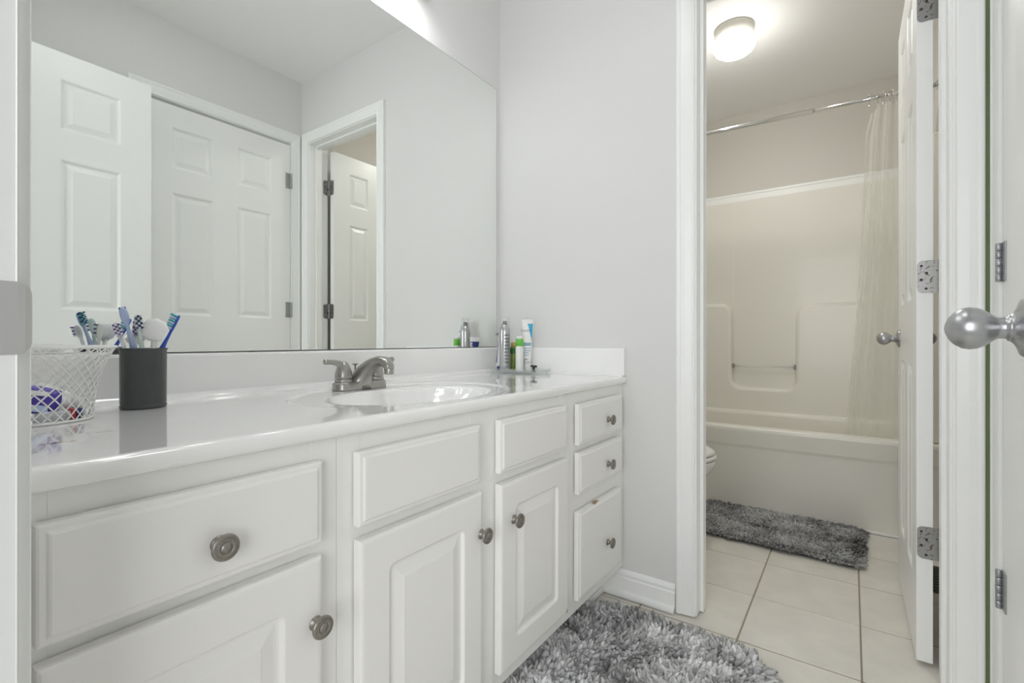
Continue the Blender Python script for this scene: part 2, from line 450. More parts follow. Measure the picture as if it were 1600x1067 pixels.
# ---------------------------------------------------------------- panel doors
ROWS = ((0.215, 0.832), (1.023, 1.620), (1.736, 1.938))
def panel_door(w, cols, h=2.030, z0=0.012, th=0.035):
    """hinge edge at x=0, free edge x=w; room face towards +y at y=0, back at y=-th"""
    mb = MB()
    def face(y, s):
        xs = sorted({0.0, w} | {c for p in cols for c in p}); zs = sorted({z0, z0+h} | {c for p in ROWS for c in p})
        for i in range(len(xs)-1):
            for j in range(len(zs)-1):
                a, b_, c, d = xs[i], xs[i+1], zs[j], zs[j+1]
                if (a, b_) in cols and (c, d) in ROWS:
                    st = ((0, 0), (0.004, 0.0012), (0.012, 0.0085), (0.018, 0.0085), (0.036, 0.0020), (0.037, 0.0012))
                    rings = [[(a+e, y-s*q, c+e), (b_-e, y-s*q, c+e), (b_-e, y-s*q, d-e), (a+e, y-s*q, d-e)] for e, q in st]
                    mb.loft(rings, 'door', False, True, smooth=False)
                else:
                    mb.add([(a, y, c), (b_, y, c), (b_, y, d), (a, y, d)], [(0, 1, 2, 3)], 'door')
        return xs, zs
    xs, zs = face(0.0, 1); face(-th, -1)
    for i in range(len(zs)-1):
        for x in (0.0, w): mb.add([(x, 0, zs[i]), (x, -th, zs[i]), (x, -th, zs[i+1]), (x, 0, zs[i+1])], [(0, 1, 2, 3)], 'door')
    for i in range(len(xs)-1):
        for z in (z0, z0+h): mb.add([(xs[i], 0, z), (xs[i+1], 0, z), (xs[i+1], -th, z), (xs[i], -th, z)], [(0, 1, 2, 3)], 'door')
    return mb
C28 = ((0.110, 0.297), (0.414, 0.601)); C24 = ((0.110, 0.252), (0.352, 0.494))
KNOB = [(0.0335, 0.0), (0.0335, 0.0025), (0.031, 0.006), (0.0235, 0.0085), (0.0180, 0.0115), (0.0150, 0.0145), (0.0148, 0.0150), (0.0148, 0.0164), (0.0126, 0.0170), (0.0121, 0.0205), (0.0122, 0.0235),
        (0.0127, 0.0255), (0.0155, 0.0290), (0.0200, 0.0343), (0.0234, 0.0409), (0.0245, 0.0475), (0.0233, 0.0541), (0.0190, 0.0607), (0.0122, 0.0660), (0.0055, 0.0686), (0.0005, 0.0695)]
def door_knob(parent, x, y, z, sign, m='satin'):
    mb = MB(); mb.lathe(KNOB, m, 40, (0, 0, 0), 'Y' if sign > 0 else 'y', cap0=True)
    return mb.build('door_knob', parent, (x, y, z))

def leaf_mesh(mb, w, h, m, flip=1, r=0.014, holes=True):
    """hinge leaf in xz plane, knuckle side at x=0, thickness +-y"""
    pts = [(0, -h/2), (w-r, -h/2)]+[(w-r+r*cos(a), -h/2+r+r*sin(a)) for a in [(-pi/2+pi/2*i/5) for i in range(1, 6)]]
    pts += [(w-r+r*cos(a), h/2-r+r*sin(a)) for a in [(pi/2*i/5) for i in range(0, 6)]] + [(0, h/2)]
    rings = [[(p[0], 0.0011*flip, p[1]) for p in pts], [(p[0], -0.0011*flip, p[1]) for p in pts]]
    mb.loft(rings, m, True, True, smooth=False)

# door_2: bathroom door, opened a right angle into the bathroom
d2 = panel_door(0.604, C24).build('door_2', None, (1.742, -0.147, 0.0), (0, 0, radians(0.15)))
structure(d2, 'white six-panel bathroom door standing open, hinge edge facing the viewer', 'door')
door_knob(d2, 0.544, 0.0, 0.908, 1); door_knob(d2, 0.544, -0.035, 0.908, -1)
mb = MB(); mb.lathe([(0.009, 0), (0.009, 0.003), (0.004, 0.005), (0.004, 0.010), (0.0035, 0.012)], 'bronze', 12, (0, 0, 0), 'y')
mb.tube([(0, -0.011, 0.0), (0, -0.012, 0.03), (0, -0.010, 0.045)], [0.004, 0.005, 0.003], 'bronze', 8)
mb.tube([(0, -0.011, 0.0), (0, -0.013, -0.03), (0, -0.010, -0.048)], [0.004, 0.0035, 0.002], 'bronze', 8)
mb.build('robe_hook', d2, (0.31, -0.035, 1.73))
for z in (0.342, 1.077, 1.827):
    mb = MB()
    # leaf on the door's edge (plane x = const)
    h, r, w = 0.089, 0.013, 0.032
    pts = [(0, -h/2), (w-r, -h/2)]+[(w-r+r*cos(a), -h/2+r+r*sin(a)) for a in [(-pi/2+pi/2*i/5) for i in range(1, 6)]]
    pts += [(w-r+r*cos(a), h/2-r+r*sin(a)) for a in [(pi/2*i/5) for i in range(0, 6)]] + [(0, h/2)]
    mb.loft([[(x, p[0], p[1]) for p in pts] for x in (-0.0018, 0.0)], 'hinge', True, True, smooth=False)
    # web across the gap and the knuckles at the pin
    mb.box((-0.0018, -0.014, -h/2), (0.0, 0.0, h/2), 'hinge')
    for k in range(5):
        za = -h/2+h/5*k
        mb.lathe([(0.0055, za+0.0006), (0.0058, za+0.001), (0.0058, za+h/5-0.001), (0.0055, za+h/5-0.0006)], 'hinge', 12, (0.001, -0.017, 0))
    for (py, pz) in ((0.023, 0.030), (0.012, 0.010), (0.023, -0.008), (0.013, -0.033)):
        mb.lathe([(0.0001, 0.0030), (0.0016, 0.0030), (0.0030, 0.0026), (0.0034, 0.0018)], 'darkmetal', 10, (0, py, pz), 'X', cap0=False)
    mb.build('hinge', d2, (0.0, -0.0335, z), weld=False)
    # jamb leaf: belongs to the frame
    mb = MB(); mb.loft([[(p[0]*-1-0.0, y, p[1]) for p in pts] for y in (0.0, 0.0018)], 'hinge', True, True, smooth=False)
    for (px, pz) in ((-0.023, 0.030), (-0.012, 0.010), (-0.023, -0.008), (-0.013, -0.033)):
        mb.lathe([(0.0001, 0.0026), (0.0016, 0.0026), (0.0030, 0.0024), (0.0034, 0.0018)], 'darkmetal', 10, (px, 0, pz), 'Y', cap0=False)
    mb.build('hinge_leaf', bpy.data.objects['trim_5'], (1.737, DY0+0.0002, z), weld=False)

# door_3: closed closet door in the wall opposite the mirror
d3 = panel_door(0.711, C28).build('door_3', None, (0.8328, YO-0.001, 0.0))
structure(d3, 'closed white six-panel closet door seen in the mirror beside the corner', 'door')
door_knob(d3, 0.062, -0.035, 0.908, -1)
def butt_knuckle(parent, x, y, z):
    mb = MB(); h = 0.089
    for k in range(5):
        za = -h/2+h/5*k
        mb.lathe([(0.0058, za+0.0006), (0.0062, za+0.0012), (0.0062, za+h/5-0.0012), (0.0058, za+h/5-0.0006)], 'hingeclean', 14, (0, 0, 0))
    mb.box((-0.030, -0.0068, -h/2), (0.0, -0.0045, h/2), 'hingeclean'); 
    mb.box((0.0, -0.0068, -h/2), (0.004, -0.0045, h/2), 'hingeclean')
    return mb.build('hinge', parent, (x, y, z), weld=False)
for z in (0.331, 1.080, 1.833): butt_knuckle(d3, 0.7125, 0.0072, z)

# door_1: entry door folded back against the opposite wall
A = radians(-2.2)
d1 = panel_door(0.733, ((0.110, 0.306), (0.427, 0.623))).build('door_1', None, (0.0885, -0.1330, 0.0), (0, 0, A))
structure(d1, 'open white six-panel entry door with a large satin egg-shaped knob', 'door')
door_knob(d1, 0.669, 0.0, 0.915, 1)
mb = MB(); mb.lathe([(0.027, 0), (0.027, 0.003), (0.018, 0.006), (0.0105, 0.008), (0.0105, 0.018), (0.018, 0.024), (0.022, 0.032), (0.020, 0.040), (0.010, 0.045), (0.0005, 0.046)], 'satin', 32, (0, 0, 0), 'y')
mb.build('door_knob', d1, (0.669, -0.035, 0.915))
for z in (0.331, 1.080, 1.833): 
    mb = MB(); mb.lathe([(0.0058, -0.0445), (0.0062, -0.044), (0.0062, 0.044), (0.0058, 0.0445)], 'hinge', 14)
    mb.box((0.0, 0.0, -0.0445), (0.004, 0.034, 0.0445), 'hinge')
    mb.build('hinge', d1, (-0.0045, -0.040, z), weld=False)

# ---------------------------------------------------------------- vanity cabinet
YF = 0.663      # face frame front
vc = empty('vanity_cabinet', (0.85, 0.9, 0), 'long white bathroom vanity cabinet with drawers, doors and pewter knobs under the sink top', 'vanity cabinet')
OV = Vector((0.85, 0.9, 0))
def vpart(mb, name, parent=vc, bevel=0.0, off=OV, **k):
    mb.v = [(p[0]-off.x, p[1]-off.y, p[2]-off.z) for p in mb.v]
    return mb.build(name, parent, bevel=bevel, **k)
FX0, FX1 = XL+0.001, XW-0.001
mb = MB()
rails = [0.104, 0.138, 0.590, 0.590]
def ff(x0, x1, z0, z1, y0=YF, y1=YF+0.018): mb.box((x0, y0, z0), (x1, y1, z1), 'carcass')
# stiles
for x0, x1 in ((FX0, 0.124), (0.413, 0.4568), (0.4576, 0.500), (0.782, 0.878), (1.165, 1.200), (1.2004, 1.255), (1.560, FX1)): ff(x0, x1, 0.104, 0.7495)
for x0, x1 in ((0.124, 0.413), (0.500, 0.782), (0.878, 1.165), (1.255, 1.560)):
    ff(x0, x1, 0.710, 0.7495, YF+0.0004); ff(x0, x1, 0.570, 0.610, YF+0.0004); ff(x0, x1, 0.104, 0.146, YF+0.0004)
ff(1.255, 1.560, 0.39, 0.460, YF+0.0004)
vpart(mb, 'face_frame', weld=False, bevel=0.0007)
mb = MB()
mb.box((FX0, YF+0.018, 0.104), (FX0+0.015, YM-0.002, 0.7495), 'carcass'); mb.box((FX1-0.015, YF+0.018, 0.104), (FX1, YM-0.002, 0.7495), 'carcass')
mb.box((FX0+0.015, YF+0.018, 0.104), (FX1-0.015, YM-0.002, 0.118), 'carcass'); mb.box((FX0+0.015, YM-0.008, 0.118), (FX1-0.015, YM-0.002, 0.7495), 'carcass')
vpart(mb, 'carcass', weld=False)
mb = MB(); mb.box((FX0, YF+0.068, 0.004), (FX1, YF+0.082, 0.104), 'carcass'); mb.box((FX0, YF+0.058, 0.004), (FX1-0.027, YF+0.068, 0.024), 'trim', 0.004)
vpart(mb, 'toe_kick', weld=False)

KP = [(0.0105, 0), (0.0105, 0.0015), (0.0080, 0.003), (0.0062, 0.006), (0.0058, 0.010), (0.0075, 0.0135), (0.0125, 0.0150), (0.0158, 0.0165), (0.0166, 0.0185), (0.0160, 0.0205), (0.0140, 0.0218),
      (0.0122, 0.0213), (0.0116, 0.0219), (0.0098, 0.0231), (0.0082, 0.0226), (0.0074, 0.0214), (0.0064, 0.0214), (0.0056, 0.0232), (0.0030, 0.0240), (0.0003, 0.0241)]
kmb = MB(); kmb.lathe(KP, 'pewter', 36, axis='y')
# rope beads round the knob's rim
for k in range(28):
    a = 2*pi*k/28; kmb.tube([(0.0109*cos(a), -0.0219, 0.0109*sin(a)), (0.0128*cos(a+0.16), -0.0219, 0.0128*sin(a+0.16))], 0.0007, 'pewter', 5)
_k = kmb.build('knob_source', None, weld=False); KMESH = _k.data; KMESH.name = 'knob'; bpy.data.objects.remove(_k)
def knob(parent, x, z): return link('knob', KMESH, parent, (x-parent_off[parent.name].x, 0-0.0, z-parent_off[parent.name].z))
parent_off = {}
M['fr_a'] = M['cabinet']
YD = YF-0.0035
def front(name, x0, x1, z0, z1, kind, label=None, m='cabinet', tilt=0.0):
    cx, cz = (x0+x1)/2, (z0+z1)/2
    mb = MB()
    if kind == 'drawer':
        st = [(0, 0.0, 0.001), (0, 0.010, 0.001), (0.0008, 0.0125, 0.001), (0.003, 0.0140, 0.001), (0.0075, 0.0145, 0.001), (0.0095, 0.0165, 0.001), (0.0115, 0.0175, 0.001)]
        ring_stack(mb, x0-cx, x1-cx, z0-cz, z1-cz, st, m, k=1)
    else:
        s = 0.058
        st = [(0, 0.0, 0.001), (0, 0.012, 0.001), (0.0012, 0.0150, 0.001), (0.004, 0.0168, 0.001), (0.008, 0.0175, 0.001),
              (s, 0.0175, 0.014), (s+0.002, 0.0165, 0.013), (s+0.006, 0.0118, 0.010), (s+0.010, 0.0112, 0.006), (s+0.014, 0.0118, 0.003), (s+0.032, 0.0160, 0.0015), (s+0.034, 0.0168, 0.001)]
        ring_stack(mb, x0-cx, x1-cx, z0-cz, z1-cz, st, m, k=4)
    o = mb.build(name, vc, (cx-OV.x, YD-OV.y, cz), (0, radians(tilt), 0))
    if label: o['label'] = label
    return o, cx, cz
def kn(o, cx, cz, x, z):
    return link('knob', KMESH, o, (x-cx, -0.0168, z-cz))
o, cx, cz = front('drawer', 0.112, 0.422, 0.599, 0.7205, 'drawer'); kn(o, cx, cz, 0.276, 0.648)
o, cx, cz = front('cabinet_door', 0.112, 0.420, 0.140, 0.581, 'door'); kn(o, cx, cz, 0.408, 0.486)
front('false_drawer_front', 0.486, 0.796, 0.599, 0.7205, 'drawer', 'plain knobless drawer front')
o, cx, cz = front('cabinet_door', 0.487, 0.799, 0.140, 0.578, 'door'); kn(o, cx, cz, 0.797-0.004, 0.490)
front('false_drawer_front', 0.866, 1.176, 0.599, 0.7205, 'drawer', 'plain knobless drawer front')
worn = mat('worn_cabinet_foil', srgb(245, 244, 241), 0.38, bump=0.03, bscale=30)
spots(worn, [(0.152, -0.014, -0.209, 0.010, 0.02, 0.010, 0.7)], srgb(190, 150, 122)); M['worn'] = worn
o, cx, cz = front('cabinet_door', 0.864, 1.180, 0.146, 0.574, 'door', 'cabinet door with a worn lower corner', 'worn', tilt=0.35); kn(o, cx, cz, 0.913, 0.484)
o, cx, cz = front('drawer', 1.247, 1.569, 0.595, 0.7155, 'drawer'); kn(o, cx, cz, 1.444, 0.646)
o, cx, cz = front('drawer', 1.246, 1.567, 0.451, 0.573, 'drawer', tilt=0.2); kn(o, cx, cz, 1.444, 0.503)
chipm = mat('chipped_cabinet_foil', srgb(245, 244, 241), 0.38, bump=0.03, bscale=30)
spots(chipm, [(-0.040, -0.013, 0.1285, 0.022, 0.02, 0.0045, 0.95)], srgb(158, 128, 92)); M['chipped'] = chipm
o, cx, cz = front('drawer', 1.243, 1.557, 0.143, 0.400, 'drawer', 'lowest drawer, with a brown chip on its top edge', 'chipped', tilt=0.6); kn(o, cx, cz, 1.440, 0.252)

# ---------------------------------------------------------------- countertop with integral sink
SX, SY = 0.815, 0.862
def top_z(x, y):
    z = 0.775
    e2 = sqrt(((x-0.815)/0.290)**2+((y-0.888)/0.222)**2)
    t = min(max((1.0-e2)/0.05, 0), 1); z -= 0.0035*t*t*(3-2*t)
    e = sqrt(((x-SX)/0.222)**2+((y-SY)/0.150)**2)
    t = min(max((1.03-e)/0.80, 0), 1); q = t*t*(3-2*t)
    lip = min(max((1.03-e)/0.10, 0), 1)
    z -= 0.125*(0.45*q+0.55*(1-(1-t)**2))*(lip*lip*(3-2*lip))
    # raised no-drip front and a cove at the back
    if y > 1.172: z += 0.012*((y-1.172)/0.0125)**2
    if x > 1.585: z += 0.006*min(1, (x-1.585)/0.008)**2
    return z
xs = [XL+0.001+i*(XW-XL-0.002)/230 for i in range(231)]
yfront = [(0.670, 0.751), (0.652, 0.751), (0.649, 0.7525), (0.6475, 0.756), (0.6473, 0.763), (0.6485, 0.7685), (0.6515, 0.7725), (0.656, 0.7745)]
yin = [0.662+i*(1.1845-0.662)/96 for i in range(97)]
vs = []; nrow = len(yfront)+len(yin)
for x in xs:
    for y, z in yfront: vs.append((x, y, z))
    for y in yin: vs.append((x, y, top_z(x, y)))
fs = []
for i in range(len(xs)-1):
    for j in range(nrow-1):
        a = i*nrow+j; fs.append((a, a+nrow, a+nrow+1, a+1))
# closing back edge and underside outside the bowl
mb = MB(); mb.add(vs, fs, 'marble', True)
ct = empty('sink_countertop', (0.85, 0.9, 0.775), 'glossy white cultured marble vanity top with an oval moulded sink and backsplash', 'countertop')
OC = Vector((0.85, 0.9, 0.775))
spots(M['marble'], [(0.160-0.85, 0.798-0.9, 0, 0.020, 0.007, 0.02, 0.8), (0.215-0.85, 0.841-0.9, 0, 0.011, 0.005, 0.02, 0.7)], srgb(176, 146, 112))
vpart(mb, 'countertop', ct, off=OC)
mb = MB()
# backsplash facing -y with rounded top
def splash(mb, p, q, nrm, h0, h1, th):
    p, q, nrm = Vector(p), Vector(q), Vector(nrm)
    pr = [(0, h0), (th, h0), (th, h1-0.006), (th-0.0015, h1-0.0018), (th-0.005, h1), (0, h1)]
    mb.loft([[tuple(r+nrm*d+Vector((0, 0, z))) for d, z in pr] for r in (p, q)], 'splash', True, True, smooth=False)
splash(mb, (XL+0.001, YM, 0), (XW-0.001, YM, 0), (0, -1, 0), 0.752, 0.8725, 0.0225)
vpart(mb, 'backsplash', ct, off=OC)
mb = MB(); splash(mb, (XW, 0.6495, 0), (XW, 1.1840, 0), (-1, 0, 0), 0.7770, 0.8725, 0.0210)
vpart(mb, 'side_splash', ct, off=OC)
mb = MB(); mb.lathe([(0.022, 0), (0.022, 0.0015), (0.018, 0.003), (0.014, 0.002), (0.012, 0.004), (0.0005, 0.005)], 'nickel', 24, (SX, SY, 0.6475))
vpart(mb, 'sink_drain', ct, off=OC)

# ---------------------------------------------------------------- faucet
FXC, FYC, FZ = 0.814, 1.076, top_z(0.72, 1.0)+0.0
fc = empty('faucet', (FXC, FYC, 0.7718), 'brushed nickel two-lever bathroom faucet behind the sink', 'faucet')
def stadium(L, w, n=10):
    r = w/2; pts = []
    for sx_, a0 in ((L/2-r, -pi/2), (-L/2+r, pi/2)):
        for i in range(n+1):
            a = a0+pi*i/n; pts.append((sx_+r*cos(a), r*sin(a)))
    return pts
mb = MB()
mb.loft([[(p[0], p[1], z) for p in stadium(0.160-i, 0.056-i)] for i, z in ((0.0, 0.0), (0.0005, 0.004), (0.002, 0.016), (0.005, 0.0195), (0.009, 0.021))], 'nickel', True, True)
mb.build('base_plate', fc, bevel=0.0)
def sup(w, h, n=28, e=2.6):
    out = []
    for k in range(n):
        a = 2*pi*k/n; c_, s_ = cos(a), sin(a)
        out.append((math.copysign(abs(c_)**(2/e), c_)*w/2, math.copysign(abs(s_)**(2/e), s_)*h/2))
    return out
mb = MB()
sec = [(0.000, 0.0006, 90, 0.084, 0.0575), (0.000, 0.014, 88, 0.076, 0.056), (-0.004, 0.026, 80, 0.060, 0.052), (-0.012, 0.039, 62, 0.047, 0.046), (-0.024, 0.051, 46, 0.040, 0.039), (-0.042, 0.0625, 32, 0.036, 0.033), (-0.062, 0.0715, 20, 0.034, 0.028),
       (-0.082, 0.0765, 6, 0.033, 0.0255), (-0.099, 0.0755, -16, 0.032, 0.0245), (-0.110, 0.0700, -44, 0.030, 0.024), (-0.1155, 0.0620, -72, 0.026, 0.0235), (-0.1165, 0.057, -88, 0.0235, 0.0225)]
rings = []
for y, z, ang, w, h in sec:
    a = radians(ang); up = Vector((0, sin(a), cos(a)))       # normal to the path, in the yz plane
    rings.append([tuple(Vector((px, y, z))+up*pz) for px, pz in sup(w, h)])
mb.loft(rings, 'nickel', True, True)
mb.build('spout', fc)
mb = MB(); mb.lathe([(0.0115, 0.0), (0.0122, 0.002), (0.0122, 0.013), (0.0118, 0.016)], 'nickel', 24, (0, -0.1165, 0.043)); mb.build('aerator', fc)
for s in (-1, 1):
    mb = MB()
    mb.lathe([(0.0225, 0.018), (0.0225, 0.0285), (0.0215, 0.0295), (0.0200, 0.0300), (0.0200, 0.0308), (0.0220, 0.0312), (0.0222, 0.036), (0.0205, 0.047), (0.0165, 0.060), (0.0115, 0.070), (0.006, 0.0745), (0.0008, 0.0752)], 'nickel', 28)
    # lever sweeping out of the bell's top
    mb.tube([(s*-0.006, 0, 0.050), (s*0.004, 0.0, 0.062), (s*0.015, -0.001, 0.0695), (s*0.028, -0.002, 0.0730), (s*0.044, -0.003, 0.0745), (s*0.055, -0.004, 0.0755), (s*0.0585, -0.004, 0.0760)],
            [0.013, 0.0125, 0.0085, 0.0068, 0.0062, 0.0072, 0.0062], 'nickel', 14)
    mb.build('lever_handle', fc, (s*0.051, 0, 0))
mb = MB(); mb.lathe([(0.0022, 0.018), (0.0022, 0.060), (0.0030, 0.062), (0.0085, 0.0655), (0.0085, 0.067), (0.0005, 0.0672)], 'nickel', 14, (0, 0.021, 0)); mb.build('lift_rod', fc)

# ---------------------------------------------------------------- mirror
mx0, mx1, mz0, mz1 = XL+0.012, 1.5877, 0.8745, 1.942
wm = empty('wall_mirror', ((mx0+mx1)/2, YM, mz0), 'large frameless wall mirror above the vanity backsplash', 'mirror')
OMi = Vector(((mx0+mx1)/2, YM, mz0))
mb = MB()
mb.box((mx0, YM-0.0045, mz0), (mx1, YM-0.0002, mz1), 'dark'); mb.add([(mx0+0.0012, YM-0.0047, mz0+0.0012), (mx1-0.0012, YM-0.0047, mz0+0.0012), (mx1-0.0012, YM-0.0047, mz1-0.0012), (mx0+0.0012, YM-0.0047, mz1-0.0012)], [(0, 1, 2, 3)], 'mirror')
vpart(mb, 'mirror_glass', wm, off=OMi, weld=False)
mb = MB(); mb.box((1.584, YM-0.0075, 0.920), (1.594, YM-0.0002, 0.934), 'acrylic', 0.002); mb.lathe([(0.003, 0), (0.003, 0.0015), (0.0005, 0.002)], 'darkmetal', 10, (1.590, YM-0.0075, 0.927), 'y')
vpart(mb, 'mirror_clip', wm, off=OMi, weld=False)

# ---------------------------------------------------------------- vanity light (above the frame)
vl = empty('vanity_light', (0.82, YM, 2.13), 'globe bulb vanity light bar on the wall above the mirror', 'lamp')
mb = MB(); mb.box((-0.36, -0.03, -0.05), (0.36, -0.0005, 0.05), 'satin', 0.004); mb.build('back_plate', vl)
for x in (-0.275, 0.0, 0.275):
    mb = MB(); mb.tube([(0, -0.028, 0.02), (0, -0.070, 0.045), (0, -0.100, 0.062), (0, -0.107, 0.050)], 0.006, 'satin', 10); mb.build('arm', vl, (x, 0, 0))
    mb = MB(); R = 0.026
    mb.lathe([(0.012, 0.044)]+[(R*sin(pi*(i+2.2)/18.4), R*cos(pi*(i+2.2)/18.4)) for i in range(17)], 'bulb', 24); mb.build('bulb', vl, (x, -0.107, 0))
    mb = MB(); mb.lathe([(0.014, 0.060), (0.030, 0.052), (0.041, 0.030), (0.047, 0.0), (0.052, -0.030), (0.0585, -0.046), (0.0555, -0.046), (0.0495, -0.030), (0.0445, 0.0), (0.0385, 0.029), (0.028, 0.048), (0.014, 0.056)], 'shade', 32, cap0=False, cap1=False); mb.build('glass_shade', vl, (x, -0.107, 0))

# ---------------------------------------------------------------- bathroom: tub and surround
tub = empty('bathtub_surround', (2.80, 0.44, 0), 'cream one-piece fibreglass bathtub and shower surround at the end of the bathroom', 'bathtub')
OT = Vector((2.80, 0.44, 0))
TX0, TX1, TY0, TY1, TZ = 2.800, 3.555, YB0+0.003, YM-0.007, 0.440
# apron and rim: section swept along y
pr = [(TX0, 0.004), (TX0, 0.330), (TX0-0.003, 0.345), (TX0-0.004, 0.420), (TX0-0.001, 0.434), (TX0+0.008, 0.440), (TX0+0.060, 0.441), (TX0+0.072, 0.436), (TX0+0.080, 0.420), (TX0+0.105, 0.16), (TX0+0.14, 0.10), (TX0+0.58, 0.09),
      (TX0+0.590, 0.12), (TX0+0.605, 0.425), (TX0+0.612, 0.440), (TX0+0.625, 0.447), (TX1-0.002, 0.450), (TX1-0.002, 0.004)]
mb = MB(); mb.loft([[(x, y, z) for x, z in pr] for y in (TY0, TY1)], 'tub', True, True, smooth=False)
o = vpart(mb, 'tub', tub, off=OT, bevel=0.004)
mb = MB()
for y0, y1 in ((TY0+0.0005, TY0+0.09), (TY1-0.09, TY1-0.0005)):
    mb = MB(); mb.box((TX0+0.07, y0, 0.09), (TX1-0.12, y1, 0.445), 'tub', 0.03)
    vpart(mb, 'tub_end', tub, off=OT, weld=False)
mb = MB(); mb.box((TX0-0.008, 0.0, 0.0005), (TX0+0.001, TY1, 0.008), 'trim'); mb.box((TX0-0.008, TY0, 0.0005), (TX0+0.001, 0.0, 0.010), 'trim')
vpart(mb, 'caulk_line', tub, off=OT, weld=False)
# surround walls
XS = 3.44     # face of the thick lower panel
XR = 3.485    # face of the recessed upper panel
mb = MB(); mb.box((XR, TY0, 0.451), (XB1-0.001, TY1, 1.828), 'tub'); vpart(mb, 'back_panel', tub, off=OT, bevel=0.003)
mb = MB(); mb.box((XR-0.0012, 0.6455, 1.15), (XR, 0.6475, 1.826), 'splash'); vpart(mb, 'panel_seam', tub, off=OT)
for y0, y1 in ((TY0, TY0+0.03), (TY1-0.03, TY1)):
    mb = MB(); mb.box((TX0+0.03, y0, 0.443), (XR, y1, 1.828), 'tub'); vpart(mb, 'end_panel', tub, off=OT, bevel=0.006)
# thick lower moulding with a U-shaped niche cut in it
def arc(cy, cz, r, a0, a1, n=8): return [(cy+r*cos(a0+(a1-a0)*i/n), cz+r*sin(a0+(a1-a0)*i/n)) for i in range(n+1)]
out = [(TY0+0.031, 0.452), (TY0+0.031, 1.132)]
out += arc(0.300, 1.132-0.15, 0.15, pi/2, pi, 10)[0:0]
ky0, ky1, kz = 0.287, 0.646, 0.597
prof = [(TY0+0.031, 0.425), (TY0+0.031, 1.130)]
prof += arc(ky0-0.085, 1.130-0.085, 0.085, pi/2, 0, 8)
prof += arc(ky0+0.060, kz+0.060, 0.060, pi, 3*pi/2, 8)
prof += arc(ky1-0.060, kz+0.060, 0.060, -pi/2, 0, 8)
prof += arc(ky1+0.075, 1.150-0.075, 0.075, pi, pi/2, 8)
prof += [(TY1-0.031, 1.150), (TY1-0.031, 0.425)]
def inset_poly(P, d):
    n_ = len(P); out = []
    for i in range(n_):
        a, b_, c = Vector(P[i-1]), Vector(P[i]), Vector(P[(i+1) % n_])
        n1 = (b_-a); n2 = (c-b_)
        n1 = Vector((n1.y, -n1.x)).normalized() if n1.length > 1e-7 else Vector((0, 0))
        n2 = Vector((n2.y, -n2.x)).normalized() if n2.length > 1e-7 else n1
        nn = (n1+n2); nn = nn.normalized() if nn.length > 1e-6 else n1
        out.append(tuple(b_+nn*d))
    return out
mb = MB()
rings = []
for d, x in ((0.0, XR+0.002), (0.002, XS+0.022), (0.008, XS+0.008), (0.018, XS+0.001), (0.026, XS)):
    rings.append([(x, y, z) for y, z in inset_poly(prof, d)])
mb.loft(rings, 'tub', False, True, smooth=True)
vpart(mb, 'lower_panel', tub, off=OT)
mb = MB(); mb.tube([(XS+0.020, ky0+0.002, 0.733), (XS+0.020, ky1-0.002, 0.733)], 0.0065, 'acrylic', 12)
vpart(mb, 'grab_bar', tub, off=OT)
for y in (ky0+0.004, ky1-0.004):
    mb = MB(); mb.box((XS+0.008, y-0.005, 0.718), (XS+0.032, y+0.005, 0.748), 'pewter', 0.002); vpart(mb, 'bar_bracket', tub, off=OT)
# trim board above the surround
mb = MB(); mb.box((XB1-0.018, YB0+0.001, 1.832), (XB1-0.0005, YM-0.006, 1.897), 'trim', 0.003); mb.box((XB1-0.022, YB0+0.001, 1.880), (XB1-0.018, YM-0.006, 1.892), 'trim')
structure(mb.build('trim_8', weld=False), 'white trim board along the top of the tub surround', 'trim')

# curtain rod
rod = empty('shower_rod', (2.84, 0.44, 2.06), 'chrome shower curtain rod spanning the tub', 'curtain rod')
mb = MB(); zr = lambda y: 2.066-(0.668-y)*0.025
mb.tube([(0, YB0-0.44+0.002, zr(YB0)-2.06), (0, 0.18-0.44, zr(0.18)-2.06)], 0.0105, 'chrome', 16)
mb.tube([(0, 0.16-0.44, zr(0.16)-2.06), (0, YM-0.005-0.44, zr(YM)-2.06)], 0.0128, 'chrome', 16)
mb.build('rod', rod, weld=False)
for y, s in ((YB0+0.001, 1), (YM-0.0045, -1)):
    mb = MB(); mb.lathe([(0.030, 0), (0.030, 0.004), (0.020, 0.012), (0.014, 0.016)], 'chrome', 20, (0, 0, 0), 'Y' if s > 0 else 'y'); mb.build('flange', rod, (0, y-0.44, zr(y)-2.06))
# curtain rings
ringy = [-0.068, -0.100, -0.122, -0.145, -0.158, -0.180, -0.205, -0.235, -0.262]
rmb = MB()
pts = [(0.004*sin(6*a)*0.3, 0.002*cos(a), 0) for a in (0,)]
ring_pts = [(0.019*sin(2*pi*i/20), 0.0, 0.018*cos(2*pi*i/20)-0.003) for i in range(21)]
rmb.tube(ring_pts, 0.0019, 'chrome', 6); rmb.lathe([(0.0005, -0.004), (0.0035, -0.002), (0.0042, 0.001), (0.0028, 0.0035), (0.0005, 0.0042)], 'chrome', 10, (0, 0, 0.0165))
rmb.tube([(0.0, 0, -0.020), (0.004, 0, -0.031), (0, 0, -0.040), (-0.004, 0, -0.034)], 0.0016, 'chrome', 6)
_r = rmb.build('ring_src', None, weld=False); RM = _r.data; bpy.data.objects.remove(_r)
for i, y in enumerate(ringy):
    o = link('curtain_ring', RM, None, (2.84, y, zr(y)), (0, 0, radians(random.uniform(-25, 25))))
    lab = 'chrome curtain ring at the free end of the liner, apart from the others' if i == 0 else 'chrome curtain ring on the rod, %s from the free end of the gathered liner' % ['second', 'third', 'fourth', 'fifth', 'sixth', 'seventh', 'eighth', 'ninth'][i-1]
    tag(o, lab, 'curtain ring', 'curtain rings')
